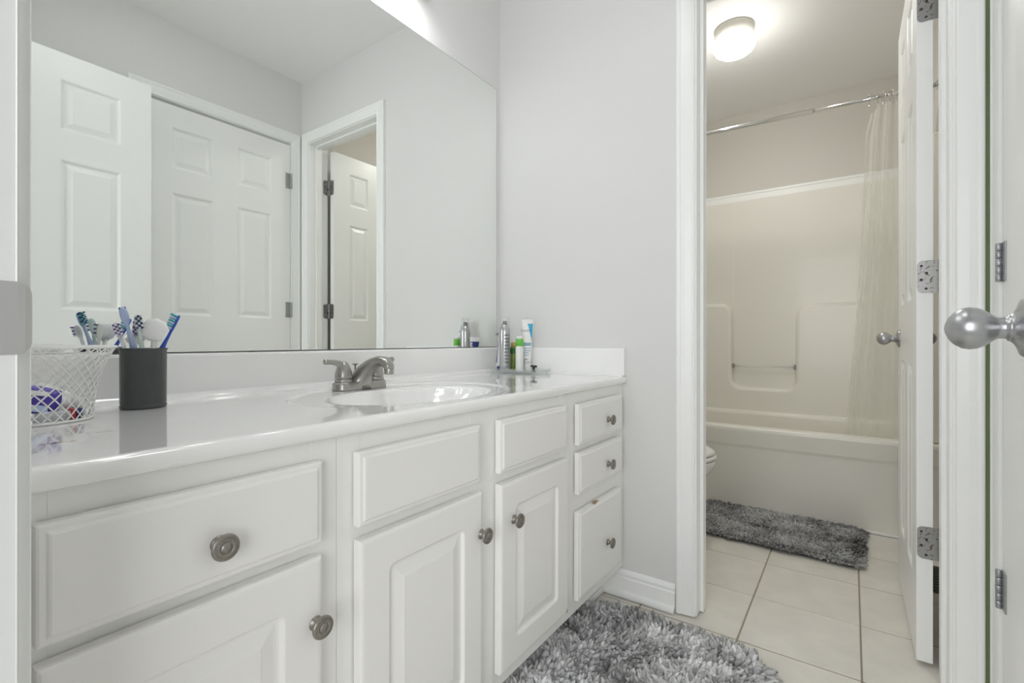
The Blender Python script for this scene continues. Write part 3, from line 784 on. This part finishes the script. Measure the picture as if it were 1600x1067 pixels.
# curtain: pleated clear vinyl gathered at the wall end, widening to the hem inside the tub
mb = MB()
NU, NV = 150, 40
vs = []
for j in range(NV+1):
    t = j/NV
    z = 2.012-t*(2.012-0.36)
    for i in range(NU+1):
        u = i/NU
        ytop = -0.078-u*0.225
        ybot = 0.036-u*0.335
        if t < 0.08: yt = ytop+(0.022*(t/0.08) if u < 0.12 else 0.0)*(1-u/0.12 if u < 0.12 else 0)
        q = t**1.6
        y = ytop+(ybot-ytop)*q + (0.020*min(1, t/0.07)*(1-u)**4)*(1-q)
        amp = (0.016+0.010*t)*(0.70+0.45*sin(5.1*u+1.0+t))*(1-0.5*t*(u < 0.35)*(0.35-u)/0.35)
        ph = 2*pi*(5.3*u+0.35*sin(5*u+t*1.1))
        x = 2.838+0.055*min(1, t*1.15)+amp*sin(ph)+0.004*sin(13*u+6*t)
        if t < 0.03 and u < 0.10: pass
        dz = 0.0
        if u < 0.14 and t < 0.12: dz = -0.035*(1-u/0.14)*(1-t/0.12)
        vs.append((x, y+0.006*cos(ph*1.0+0.5)*0.6, z+dz))
fs = [(j*(NU+1)+i, j*(NU+1)+i+1, (j+1)*(NU+1)+i+1, (j+1)*(NU+1)+i) for j in range(NV) for i in range(NU)]
mb.add(vs, fs, 'curtain', True)
o = mb.build('shower_curtain', None); tag(o, 'clear frosted vinyl shower curtain bunched beside the open bathroom door', 'shower curtain')

# ceiling light
cl = empty('ceiling_light', (2.565, 0.473, CEIL), 'round flush-mount lit ceiling light in the bathroom', 'ceiling light')
mb = MB(); mb.lathe([(0.090, 0.0), (0.092, -0.006), (0.092, -0.012), (0.089, -0.015), (0.089, -0.028), (0.086, -0.031), (0.085, -0.048), (0.070, -0.050)], 'satin', 48); 
M['pan'] = mat('painted_pan', srgb(206, 204, 196), 0.4); mb.mats = ['pan']
mb.build('base_pan', cl)
mb = MB(); mb.lathe([(0.083, -0.046), (0.089, -0.052), (0.0965, -0.066), (0.0980, -0.078), (0.095, -0.090)], 'dome_side', 48, cap1=False)
mb.lathe([(0.095, -0.090), (0.086, -0.106), (0.070, -0.118), (0.048, -0.127), (0.022, -0.132), (0.001, -0.133)], 'dome', 48, cap0=False); mb.build('glass_shade', cl)

# added ceiling fill to even out the vanity room, unseen above the frame
c2 = empty('ceiling_light', (0.70, 0.50, CEIL), 'added round fill light on the vanity room ceiling, out of view', 'ceiling light')
mb = MB(); mb.lathe([(0.150, 0.0), (0.152, -0.010), (0.148, -0.025), (0.140, -0.028)], 'pan', 48); mb.build('base_pan', c2)
mb = MB(); mb.lathe([(0.138, -0.026), (0.145, -0.036), (0.140, -0.052), (0.115, -0.068), (0.070, -0.079), (0.025, -0.083), (0.001, -0.0835)], 'room_fill', 48); mb.build('glass_shade', c2)

# toilet
to = empty('toilet', (2.27, 0.850, 0), 'white toilet just showing past the left side of the bathroom doorway', 'toilet')
to.scale = (1, 1.03, 0.955)
def egg(cx, yb, yf, w, z, n=36):
    """egg outline: back yb, front yf (-y), width w"""
    cy = yb+(yf-yb)*0.45; out = []
    for k in range(n):
        a = 2*pi*k/n; x = w/2*cos(a)
        s = sin(a); y = cy+(abs(s)**0.9)*((yb-cy) if s > 0 else (yf-cy))
        out.append((x, y, z))
    return out
mb = MB()
rings = [egg(0, 0.20, -0.09, 0.22, 0.003), egg(0, 0.20, -0.09, 0.215, 0.03), egg(0, 0.20, -0.10, 0.19, 0.10), egg(0, 0.18, -0.14, 0.21, 0.17), egg(0, 0.16, -0.24, 0.29, 0.245), egg(0, 0.15, -0.325, 0.345, 0.32), egg(0, 0.14, -0.345, 0.362, 0.365), egg(0, 0.14, -0.343, 0.360, 0.380)]
mb.loft(rings, 'ceramic', True, True); mb.build('bowl', to)
mb = MB(); mb.box((-0.11, 0.10, 0.28), (0.11, 0.335, 0.384), 'ceramic', 0.015); mb.build('tank_shelf', to)
mb = MB(); mb.loft([egg(0, 0.14, -0.340, 0.362, 0.3825), egg(0, 0.145, -0.346, 0.368, 0.388), egg(0, 0.145, -0.344, 0.366, 0.398), egg(0, 0.14, -0.338, 0.356, 0.402)], 'white', True, True); mb.build('seat', to)
mb = MB(); mb.loft([egg(0, 0.14, -0.334, 0.354, 0.404), egg(0, 0.145, -0.340, 0.362, 0.408), egg(0, 0.14, -0.336, 0.356, 0.420), egg(0, 0.12, -0.315, 0.32, 0.430), egg(0, 0.06, -0.20, 0.16, 0.434)], 'white', True, True); mb.build('lid', to)
mb = MB(); mb.box((-0.20, 0.155, 0.385), (0.20, 0.338, 0.70), 'ceramic', 0.02); mb.build('tank', to)
mb = MB(); mb.box((-0.21, 0.147, 0.701), (0.21, 0.341, 0.735), 'ceramic', 0.012); mb.build('tank_lid', to)
mb = MB(); mb.lathe([(0.012, 0), (0.012, 0.006), (0.006, 0.012)], 'chrome', 14, (0, 0, 0), 'y'); mb.tube([(0, -0.010, 0), (0.03, -0.014, -0.003), (0.065, -0.016, -0.008)], [0.005, 0.005, 0.007], 'chrome', 8); mb.build('flush_lever', to, (-0.15, 0.155, 0.65))

# floor register behind the bathroom door
fv = empty('floor_vent', (2.40, -0.262, 0.0), 'dark floor vent glimpsed through the gap behind the bathroom door', 'vent')
mb = MB(); mb.box((-0.13, -0.05, 0.0008), (0.13, 0.05, 0.004), 'black', 0.001); mb.build('grille_frame', fv)
for k in range(9):
    mb = MB(); mb.box((-0.115+k*0.027, -0.04, 0.004), (-0.107+k*0.027, 0.04, 0.006), 'bronze'); mb.build('slat', fv)

# ---------------------------------------------------------------- rugs
def rug(name, cx, cy, w, h, rad, rotz, n, label, seed, light, tl):
    rng = random.Random(seed)
    r0 = empty(name, (cx, cy, 0.001), label, 'rug', None, rotz)
    mb = MB()
    mb.loft([[(p[0], p[1], z) for p in rrect(w-0.02-i, h-0.02-i, rad, 8)] for i, z in ((0, 0.0008), (0, 0.010), (0.01, 0.013))], 'rugback', True, True, smooth=False)
    mb.build('backing', r0)
    pts = rrect(w, h, rad, 8)
    def inside(x, y):
        ax, ay = abs(x)-(w/2-rad), abs(y)-(h/2-rad)
        if ax > 0 and ay > 0: return ax*ax+ay*ay < rad*rad
        return abs(x) < w/2 and abs(y) < h/2
    from mathutils import noise
    V = []; F = []; T = []
    cell = sqrt(w*h/n)
    nx, ny = int(w/cell)+1, int(h/cell)+1
    for ix in range(nx):
        for iy in range(ny):
            x = -w/2+(ix+rng.random())*w/nx; y = -h/2+(iy+rng.random())*h/ny
            if not inside(x, y): continue
            # drift of the pile in soft whorls
            a = 5.0*noise.noise(Vector((x*5+seed, y*5, 0.3)))+rng.uniform(-1.5, 1.5)
            lean = rng.uniform(0.30, 1.25)
            L = tl*rng.uniform(0.75, 1.2); R = L*rng.uniform(0.125, 0.19)
            d = Vector((cos(a)*sin(lean), sin(a)*sin(lean), cos(lean)))
            ex, ey = abs(x)/(w/2), abs(y)/(h/2)
            if max(ex, ey) > 0.93:
                ox = x/(w/2) if ex > 0.93 else 0; oy = y/(h/2) if ey > 0.93 else 0
                d = (d*0.6+Vector((ox, oy, 0.1))*0.7).normalized()
            base = Vector((x, y, 0.009+0.004*rng.random()))
            sd = d.cross(Vector((0, 0, 1))); sd = sd.normalized() if sd.length > 1e-3 else Vector((1, 0, 0))
            up = d.cross(sd)
            patch = noise.noise(Vector((x*7+seed*3, y*7, 1.7)))*0.5+noise.noise(Vector((x*17, y*17+seed, 4.1)))*0.5
            g = 0.48+0.62*patch+rng.uniform(-0.18, 0.18)
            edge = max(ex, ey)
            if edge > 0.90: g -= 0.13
            g = min(max(g, 0.10), 0.85)*light
            k = len(V)
            prof = ((0.0, 0.55), (0.35, 1.0), (0.75, 0.85), (1.0, 0.25))
            bend = Vector((0, 0, -0.18*L))
            for t, rr in prof:
                c = base+d*(L*t)+bend*(t*t)
                c.z = max(c.z, 0.004)
                for q in range(5):
                    aa = 2*pi*q/5; p = c+(sd*cos(aa)+up*sin(aa))*(R*rr)
                    V.append((p.x, p.y, max(p.z, 0.0012))); T.append(g*(0.80+0.2*t))  # shade between tufts put into the tone: darker at the root
            for i in range(3):
                for q in range(5):
                    F.append((k+i*5+q, k+i*5+(q+1) % 5, k+(i+1)*5+(q+1) % 5, k+(i+1)*5+q))
            F.append((k+15, k+16, k+17, k+18, k+19))
    me = bpy.data.meshes.new('pile'); me.from_pydata(V, [], F)
    me.polygons.foreach_set('use_smooth', [True]*len(F))
    at = me.attributes.new('tone', 'FLOAT_COLOR', 'POINT')
    buf = []
    for g in T: buf += [g*0.985, g*0.99, g*1.0, 1.0]
    at.data.foreach_set('color', buf)
    me.materials.append(M['pile']); me.update()
    o = link('pile', me, r0); o['kind'] = 'stuff'
    return r0
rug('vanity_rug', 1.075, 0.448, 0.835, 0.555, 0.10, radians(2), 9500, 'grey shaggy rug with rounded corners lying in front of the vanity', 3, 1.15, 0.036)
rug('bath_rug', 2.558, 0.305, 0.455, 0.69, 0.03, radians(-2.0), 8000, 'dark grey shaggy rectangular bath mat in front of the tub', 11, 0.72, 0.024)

# ---------------------------------------------------------------- wire basket
BX, BY, BZ = 0.181, 1.034, 0.7755
bk = empty('wire_basket', (BX, BY, BZ), 'round white wire mesh basket flaring at the rim, behind the left jamb', 'basket')
HB = 0.113
def br(t): return 0.066+0.010*t+0.020*t**3.2
mb = MB(); NW = 30
for s in (-1, 1):
    for k in range(NW):
        pts = []
        for i in range(15):
            t = i/14; a = 2*pi*k/NW+s*1.35*t
            pts.append((br(t)*cos(a), br(t)*sin(a), 0.002+t*HB))
        mb.tube(pts, 0.0011, 'wire', 4, caps=False)
o = mb.build('wire_mesh', bk, weld=False); o['kind'] = 'stuff'
def hoop(r, z, th, name):
    mb = MB(); mb.tube([(r*cos(2*pi*i/48), r*sin(2*pi*i/48), z) for i in range(49)], th, 'wire', 8, caps=False); return mb.build(name, bk, weld=False)
hoop(br(1), HB+0.002, 0.0026, 'rim'); hoop(br(0.90), HB*0.90+0.002, 0.0016, 'rim'); hoop(br(0), 0.002, 0.0020, 'base_ring')
mb = MB(); 
for k in range(9):
    x = -0.056+k*0.014; hw = sqrt(max(0, 0.066**2-x*x)); mb.tube([(x, -hw, 0.002), (x, hw, 0.002)], 0.0011, 'wire', 4); mb.tube([(-hw, x, 0.0022), (hw, x, 0.0022)], 0.0011, 'wire', 4)
o = mb.build('base_mesh', bk, weld=False); o['kind'] = 'stuff'

# things in the basket
def flat_tube(mb, L, w, m, mcap, capl=0.018, capr=0.012, nseg=10):
    rings = []
    for i in range(nseg+1):
        t = i/nseg
        ww = w*(0.62+0.38*t); th = max(0.0022, (w*0.62)*(1-t)**0.8)
        rings.append([(p[0], p[1], capl+L*t) for p in sup(ww, th, 20, 2.2)])
    mb.loft(rings, m, True, True)
    mb.lathe([(capr*0.8, 0), (capr, 0.001), (capr*0.92, capl-0.002), (capr*0.8, capl)], mcap, 18)
def orient(o, zdir, ydir):
    z = Vector(zdir).normalized(); y = Vector(ydir); y = (y-z*y.dot(z)).normalized(); x = y.cross(z)
    o.rotation_euler = Matrix((x, y, z)).transposed().to_euler()
tp = empty('toothpaste_tube', (0.1660, 1.008, BZ+0.038), 'purple toothpaste tube lying in the white wire basket', 'toothpaste')
orient(tp, (-0.93, -0.10, 0.22), (0.10, 0.90, -0.35))
mb = MB(); flat_tube(mb, 0.074, 0.058, 'purple', 'white', 0.014, 0.010); mb.v = [(x, y*0.75, z-0.050) for x, y, z in mb.v]; mb.build('tube', tp)
mb = MB(); mb.box((-0.022, -0.0118, -0.022), (-0.012, -0.0108, 0.012), 'ltblue'); mb.box((0.003, -0.0122, -0.020), (0.010, -0.0112, 0.000), 'white'); mb.build('label', tp, weld=False)
wt = empty('cream_tube', (0.2095, 1.036, 0.8100), 'small ribbed white tube leaning in the wire basket behind the purple tube', 'tube')
orient(wt, (0.80, 0.12, -0.48), (0, 1, 0))
mb = MB(); mb.lathe([(0.0005, -0.034), (0.0105, -0.033), (0.011, -0.030)]+[(0.011+(0.0005 if i % 2 else 0), -0.028+i*0.0035) for i in range(15)]+[(0.011, 0.026), (0.0085, 0.028), (0.0085, 0.036), (0.0005, 0.037)], 'white', 20); mb.build('body', wt)
pk = empty('soap_packet', (0.2000, 0.998, BZ+0.0105), 'small red, blue and clear wrapped packet at the bottom of the wire basket', 'packet')
mb = MB(); mb.box((-0.036, -0.018, -0.007), (0.016, 0.018, 0.007), 'frost', 0.003); mb.box((0.016, -0.018, -0.007), (0.024, 0.018, 0.009), 'red', 0.002); mb.box((0.024, -0.016, -0.007), (0.036, 0.016, 0.010), 'navy', 0.003); mb.v = [(x*0.7, y*0.8, z*0.95) for x, y, z in mb.v]; mb.build('wrapper', pk, weld=False)

# ---------------------------------------------------------------- toothbrush cup
CX, CY, CZ = 0.333, 1.078, 0.7752
cu = empty('toothbrush_cup', (CX, CY, CZ), 'tall oval black plastic cup holding toothbrushes', 'cup')
def oval(w, d, z, n=40): return [(w/2*cos(2*pi*k/n), d/2*sin(2*pi*k/n), z) for k in range(n)]
mb = MB()
mb.loft([oval(0.070, 0.052, 0.0), oval(0.073, 0.055, 0.002), oval(0.073, 0.055, 0.0065), oval(0.0705, 0.0525, 0.008), oval(0.0705, 0.0525, 0.009), oval(0.072, 0.054, 0.011), oval(0.0728, 0.0548, 0.108), oval(0.0755, 0.0575, 0.1085), oval(0.0755, 0.0575, 0.1115), oval(0.071, 0.053, 0.1115), oval(0.069, 0.051, 0.108), oval(0.067, 0.049, 0.012), oval(0.058, 0.040, 0.011)], 'cup', True, True)
cu_b = mb.build('cup_body', cu)
def brush(name, foot, headpos, face, mh, mb_, mb2, label, hl=0.030, r=0.0045, neck=True):
    """foot: inside the cup; headpos: middle of the head; face: bristle direction"""
    foot, hp, face = Vector(foot), Vector(headpos), Vector(face)
    ax = (hp-foot).normalized(); face = (face-ax*face.dot(ax)).normalized(); sd = ax.cross(face)
    L = (hp-foot).length+hl/2
    root = empty(name, tuple(foot), label, 'toothbrush', 'toothbrushes in the black cup')
    def P(s, a, b_): return tuple(ax*s+sd*a+face*b_)
    mb = MB(); rings = []
    for s, w, h in ((0, 0.006, 0.005), (0.004, 0.010, 0.008), (0.03, 0.012, 0.010), (0.07, 0.013, 0.011), (L-0.075, 0.011, 0.010), (L-0.055, 0.0065, 0.006), (L-hl-0.003, 0.006, 0.0048), (L-hl+0.004, 0.0115, 0.0050), (L-hl/2, 0.0135, 0.0052), (L-0.005, 0.0115, 0.0050), (L, 0.004, 0.004)):
        rings.append([P(s, a, b_) for a, b_ in sup(w, h, 14, 2.4)])
    mb.loft(rings, mh, True, True); mb.build('handle', root)
    mb = MB(); rows = 6
    for i in range(rows):
        for j in (-1, 0, 1):
            s = L-hl+0.005+i*(hl-0.009)/(rows-1); a = j*0.0036; hgt = 0.0095+(0.0015 if i in (0, rows-1) else 0)
            p0, p1 = Vector(P(s, a, 0.0022)), Vector(P(s+(0.001 if i == rows-1 else 0), a*1.1, 0.0025+hgt))
            mb.tube([tuple(p0), tuple(p1)], 0.0017, mb2 if (i+j) % 2 else mb_, 6, smooth=False)
    mb.build('bristles', root, weld=False)
    return root
cf = lambda dx, dy: (CX+dx, CY+dy, CZ+0.014)
brush('toothbrush', cf(0.012, 0.016), (0.3015, 1.0700, 0.946), (0.25, 0.95, 0.1), 'ltblue', 'navy', 'teal', 'tallest light blue toothbrush, its back to the viewer, leaning left in the black cup')
brush('toothbrush', cf(0.004, -0.012), (0.3215, 1.0655, 0.934), (-0.25, -0.95, 0), 'mint', 'white', 'navy', 'pale mint toothbrush with white and navy bristles facing the viewer in the black cup')
brush('toothbrush', cf(0.000, 0.000), (0.2950, 1.0820, 0.920), (-0.25, -0.95, 0), 'frost', 'violet', 'white', 'clear toothbrush with violet bristles, leaning lowest to the left in the black cup', hl=0.026)
brush('toothbrush', cf(-0.016, 0.010), (0.3270, 1.0960, 0.922), (-0.3, -0.9, 0), 'white', 'violet', 'white', 'white toothbrush with violet bristles half hidden behind the mint one')
brush('toothbrush', cf(-0.016, -0.004), (0.3810, 1.0700, 0.934), (-0.9, 0.1, 0.25), 'blue', 'teal', 'ltblue', 'bright blue toothbrush leaning right out of the black cup', hl=0.034)
# white round-headed brush
fb = empty('facial_brush', (CX+0.005, CY-0.012, CZ+0.014), 'white round-headed facial brush standing in the black cup', 'brush', 'toothbrushes in the black cup')
del fb['group']
mb = MB(); mb.tube([(0, 0, 0), (0.003, -0.002, 0.06), (0.0065, -0.004, 0.116)], [0.005, 0.006, 0.0045], 'white', 12); mb.build('handle', fb)
hd = Vector((0.3445-CX-0.005, 1.0600-CY+0.012, 0.9205-CZ-0.014))
fwd = Vector((-0.371, -1.105, 0.0)).normalized(); sdv = Vector((0, 0, 1)).cross(fwd).normalized(); upv = Vector((0, 0, 1))
mb = MB(); rings = []
for r, d in ((0.006, -0.008), (0.018, -0.006), (0.0212, 0.0), (0.0205, 0.004), (0.016, 0.007), (0.007, 0.009), (0.0005, 0.0092)):
    rings.append([tuple(hd+sdv*(r*(1+0.03*cos(9*a))*cos(a))+upv*(r*(1+0.03*cos(9*a))*sin(a))+fwd*d) for a in [2*pi*k/36 for k in range(36)]])
mb.loft(rings, 'frost', True, True); mb.mats = ['frostw']
M['frostw'] = mat('translucent_white', srgb(244, 244, 244), 0.3, Subsurface_Weight=0.0)
mb.build('round_head', fb)

# ---------------------------------------------------------------- tray and toiletries
TXC, TYC, TZ0 = 1.538, 1.052, 0.7765
tr = empty('acrylic_tray', (TXC, TYC, TZ0), 'clear acrylic tray with low rim holding toiletries in the counter corner', 'tray')
mb = MB()
w, d = 0.110, 0.214
def rr(wi, di, z, r=0.008): return [(p[0], p[1], z) for p in rrect(wi, di, r, 4)]
mb.loft([rr(w-0.006, d-0.006, 0.002), rr(w, d, 0.004), rr(w+0.004, d+0.004, 0.016), rr(w-0.002, d-0.002, 0.016), rr(w-0.006, d-0.006, 0.006)], 'acrylic', True, True, smooth=False)
mb.build('tray_body', tr)
for sx_ in (-1, 1):
    for sy_ in (-1, 1):
        mb = MB(); mb.lathe([(0.004, 0.0), (0.005, 0.001), (0.005, 0.003), (0.004, 0.004)], 'acrylic', 12, (sx_*0.042, sy_*0.098, 0)); mb.build('foot', tr)
TB = TZ0+0.0068
# silver spray can
sc_ = empty('spray_can', (1.507, 1.1015, TB), 'tall silver aerosol spray can with clear cap on the tray', 'spray can')
mb = MB(); mb.lathe([(0.0195, 0), (0.0208, 0.002), (0.0208, 0.150), (0.0200, 0.158), (0.0165, 0.170), (0.0125, 0.177), (0.0115, 0.179)], 'can', 32); mb.build('can_body', sc_)
mb = MB(); 
for k in range(9):
    z0_ = 0.030+k*0.013
    for q in range(12):
        a0, a1 = pi*1.18+q*0.075, pi*1.18+(q+1)*0.075
        if (k*7+q*3) % 5 == 0: continue
        R_ = 0.0211; mb.add([(R_*cos(a0), R_*sin(a0), z0_), (R_*cos(a1), R_*sin(a1), z0_), (R_*cos(a1), R_*sin(a1), z0_+0.007), (R_*cos(a0), R_*sin(a0), z0_+0.007)], [(0, 1, 2, 3)], 'canprint')
mb.build('label_print', sc_, weld=False)
mb = MB(); mb.lathe([(0.0095, 0.178), (0.0095, 0.190), (0.0075, 0.193), (0.0005, 0.1935)], 'canprint', 18); mb.build('nozzle', sc_)
mb = MB(); mb.lathe([(0.0165, 0.172), (0.0168, 0.176), (0.0160, 0.206), (0.0140, 0.209), (0.0005, 0.2095)], 'clearcap', 24, cap0=False); mb.build('clear_cap', sc_)
# white bottle with green cap
wb = empty('lotion_bottle', (1.521, 1.042, TB), 'slim white bottle with a bright green band under its white top', 'bottle')
mb = MB(); mb.lathe([(0.0145, 0), (0.0155, 0.002), (0.0155, 0.088), (0.0148, 0.094), (0.0135, 0.096)], 'white', 28); mb.build('bottle_body', wb)
mb = MB(); mb.lathe([(0.0142, 0.096), (0.0146, 0.0965), (0.0146, 0.122), (0.0140, 0.123)], 'greencap', 28); mb.build('green_collar', wb)
mb = MB(); mb.lathe([(0.0135, 0.123), (0.0125, 0.131), (0.0105, 0.1345), (0.0005, 0.135)], 'white', 28); mb.build('cap', wb)
# green bottle with gold cap
gb = empty('oil_bottle', (1.552, 1.088, TB), 'short olive green bottle with a gold cap between the can and the white bottle', 'bottle')
mb = MB(); mb.loft([[(p[0], p[1], z) for p in sup(w_, d_, 24, 3)] for w_, d_, z in ((0.032, 0.022, 0), (0.034, 0.024, 0.002), (0.034, 0.024, 0.090), (0.028, 0.020, 0.096))], 'greenbottle', True, True); mb.build('bottle_body', gb)
mb = MB(); mb.loft([[(p[0], p[1], z) for p in sup(0.0348, 0.0248, 24, 3)] for z in (0.066, 0.086)], 'dkgreen', False, False); mb.build('label', gb)
mb = MB(); mb.lathe([(0.013, 0.096), (0.0135, 0.097), (0.0135, 0.108), (0.0125, 0.1095), (0.0005, 0.110)], 'gold', 20); mb.build('cap', gb)
# white and blue cream tube standing on its cap
ctb = empty('cream_tube', (1.5655, 1.0345, TB), 'white cream tube with a blue corner wedge standing at the back of the tray', 'tube', None, radians(-58))
mb = MB(); flat_tube(mb, 0.172, 0.047, 'white', 'white', 0.028, 0.0165); mb.build('tube', ctb)
def on_tube(t, u, L=0.172, w=0.047, capl=0.028):
    ww = w*(0.62+0.38*t); th = max(0.0022, (w*0.62)*(1-t)**0.8); e = 2.2
    y = -(max(0, 1-abs(2*u)**e))**(1/e)*th/2
    return (u*ww, y-0.0004, capl+L*t)
def patch(mb, m, t0, t1, u0, u1, n=6, k=4, tri=None):
    vs = []; fs = []
    for i in range(n+1):
        t = t0+(t1-t0)*i/n
        for j in range(k+1):
            a, b_ = (u0, u1) if tri is None else (u0+(u1-0.02-u0)*(1-i/n)*tri, u1)
            vs.append(on_tube(t, a+(b_-a)*j/k))
    for i in range(n):
        for j in range(k): q = i*(k+1)+j; fs.append((q, q+1, q+k+2, q+k+1))
    mb.add(vs, fs, m, True)
mb = MB(); patch(mb, 'cyan', 0.52, 0.90, 0.0, 0.46, 8, 4, 1.0); patch(mb, 'greyblue', 0.40, 0.47, -0.40, 0.42)
for t in (0.33, 0.28, 0.23, 0.18): patch(mb, 'greyblue', t, t+0.018, -0.38, 0.15+0.2*(t > 0.25), 2)
patch(mb, 'canprint', 0.09, 0.105, -0.34, 0.02, 2); mb.build('label_print', ctb, weld=False)
fo = bpy.data.curves.new('lettering', 'FONT'); fo.body = 'CeraVe'; fo.size = 0.013; fo.align_x = 'CENTER'; fo.extrude = 0.0002
M['letter'] = mat('lettering_blue', srgb(70, 90, 130), 0.5); fo.materials.append(M['letter'])
_t = bpy.data.objects.new('t', fo); C.objects.link(_t)
lme = bpy.data.meshes.new_from_object(_t.evaluated_get(bpy.context.evaluated_depsgraph_get())); lme.name = 'lettering'
bpy.data.objects.remove(_t)
lt = link('lettering', lme, ctb, (-0.006, -0.0118, 0.152), (radians(88), 0, 0))
# slim toothpaste tube, edge to the viewer
st_ = empty('small_toothpaste_tube', (1.521, 1.140, TB), 'small white and navy toothpaste tube standing edge-on beside the spray can', 'toothpaste', None, radians(37))
mb = MB(); flat_tube(mb, 0.115, 0.042, 'white', 'navy', 0.016, 0.009); mb.build('tube', st_)
mb = MB()
for s in (-1, 1):
    vs = []; fs = []
    for i in range(7):
        t = 0.12+0.72*i/6
        for j in range(5):
            ww = 0.042*(0.62+0.38*t); th = max(0.0022, (0.042*0.62)*(1-t)**0.8); u = -0.46+0.92*j/4*(0.6+0.4*i/6 if j else 1)
            vs.append((s*u*ww, s*((max(0, 1-abs(2*u)**2.2))**(1/2.2)*th/2+0.0004), 0.016+0.115*t))
    for i in range(6):
        for j in range(4): q = i*5+j; fs.append((q, q+1, q+6, q+5))
    mb.add(vs, fs, 'navy', True)
mb.build('label', st_, weld=False)
# razor
rz = empty('razor', (1.513, 0.972, TB), 'small black razor head standing on the near end of the tray', 'razor')
mb = MB(); mb.lathe([(0.0085, 0), (0.009, 0.002), (0.0075, 0.004), (0.0040, 0.007), (0.0034, 0.010), (0.0050, 0.015), (0.0062, 0.018)], 'black', 16); mb.build('handle', rz)
mb = MB(); mb.box((-0.006, -0.021, 0.0175), (0.006, 0.021, 0.0245), 'black', 0.0022); mb.build('razor_head', rz, (0, 0, 0), (0, 0, radians(-35)))
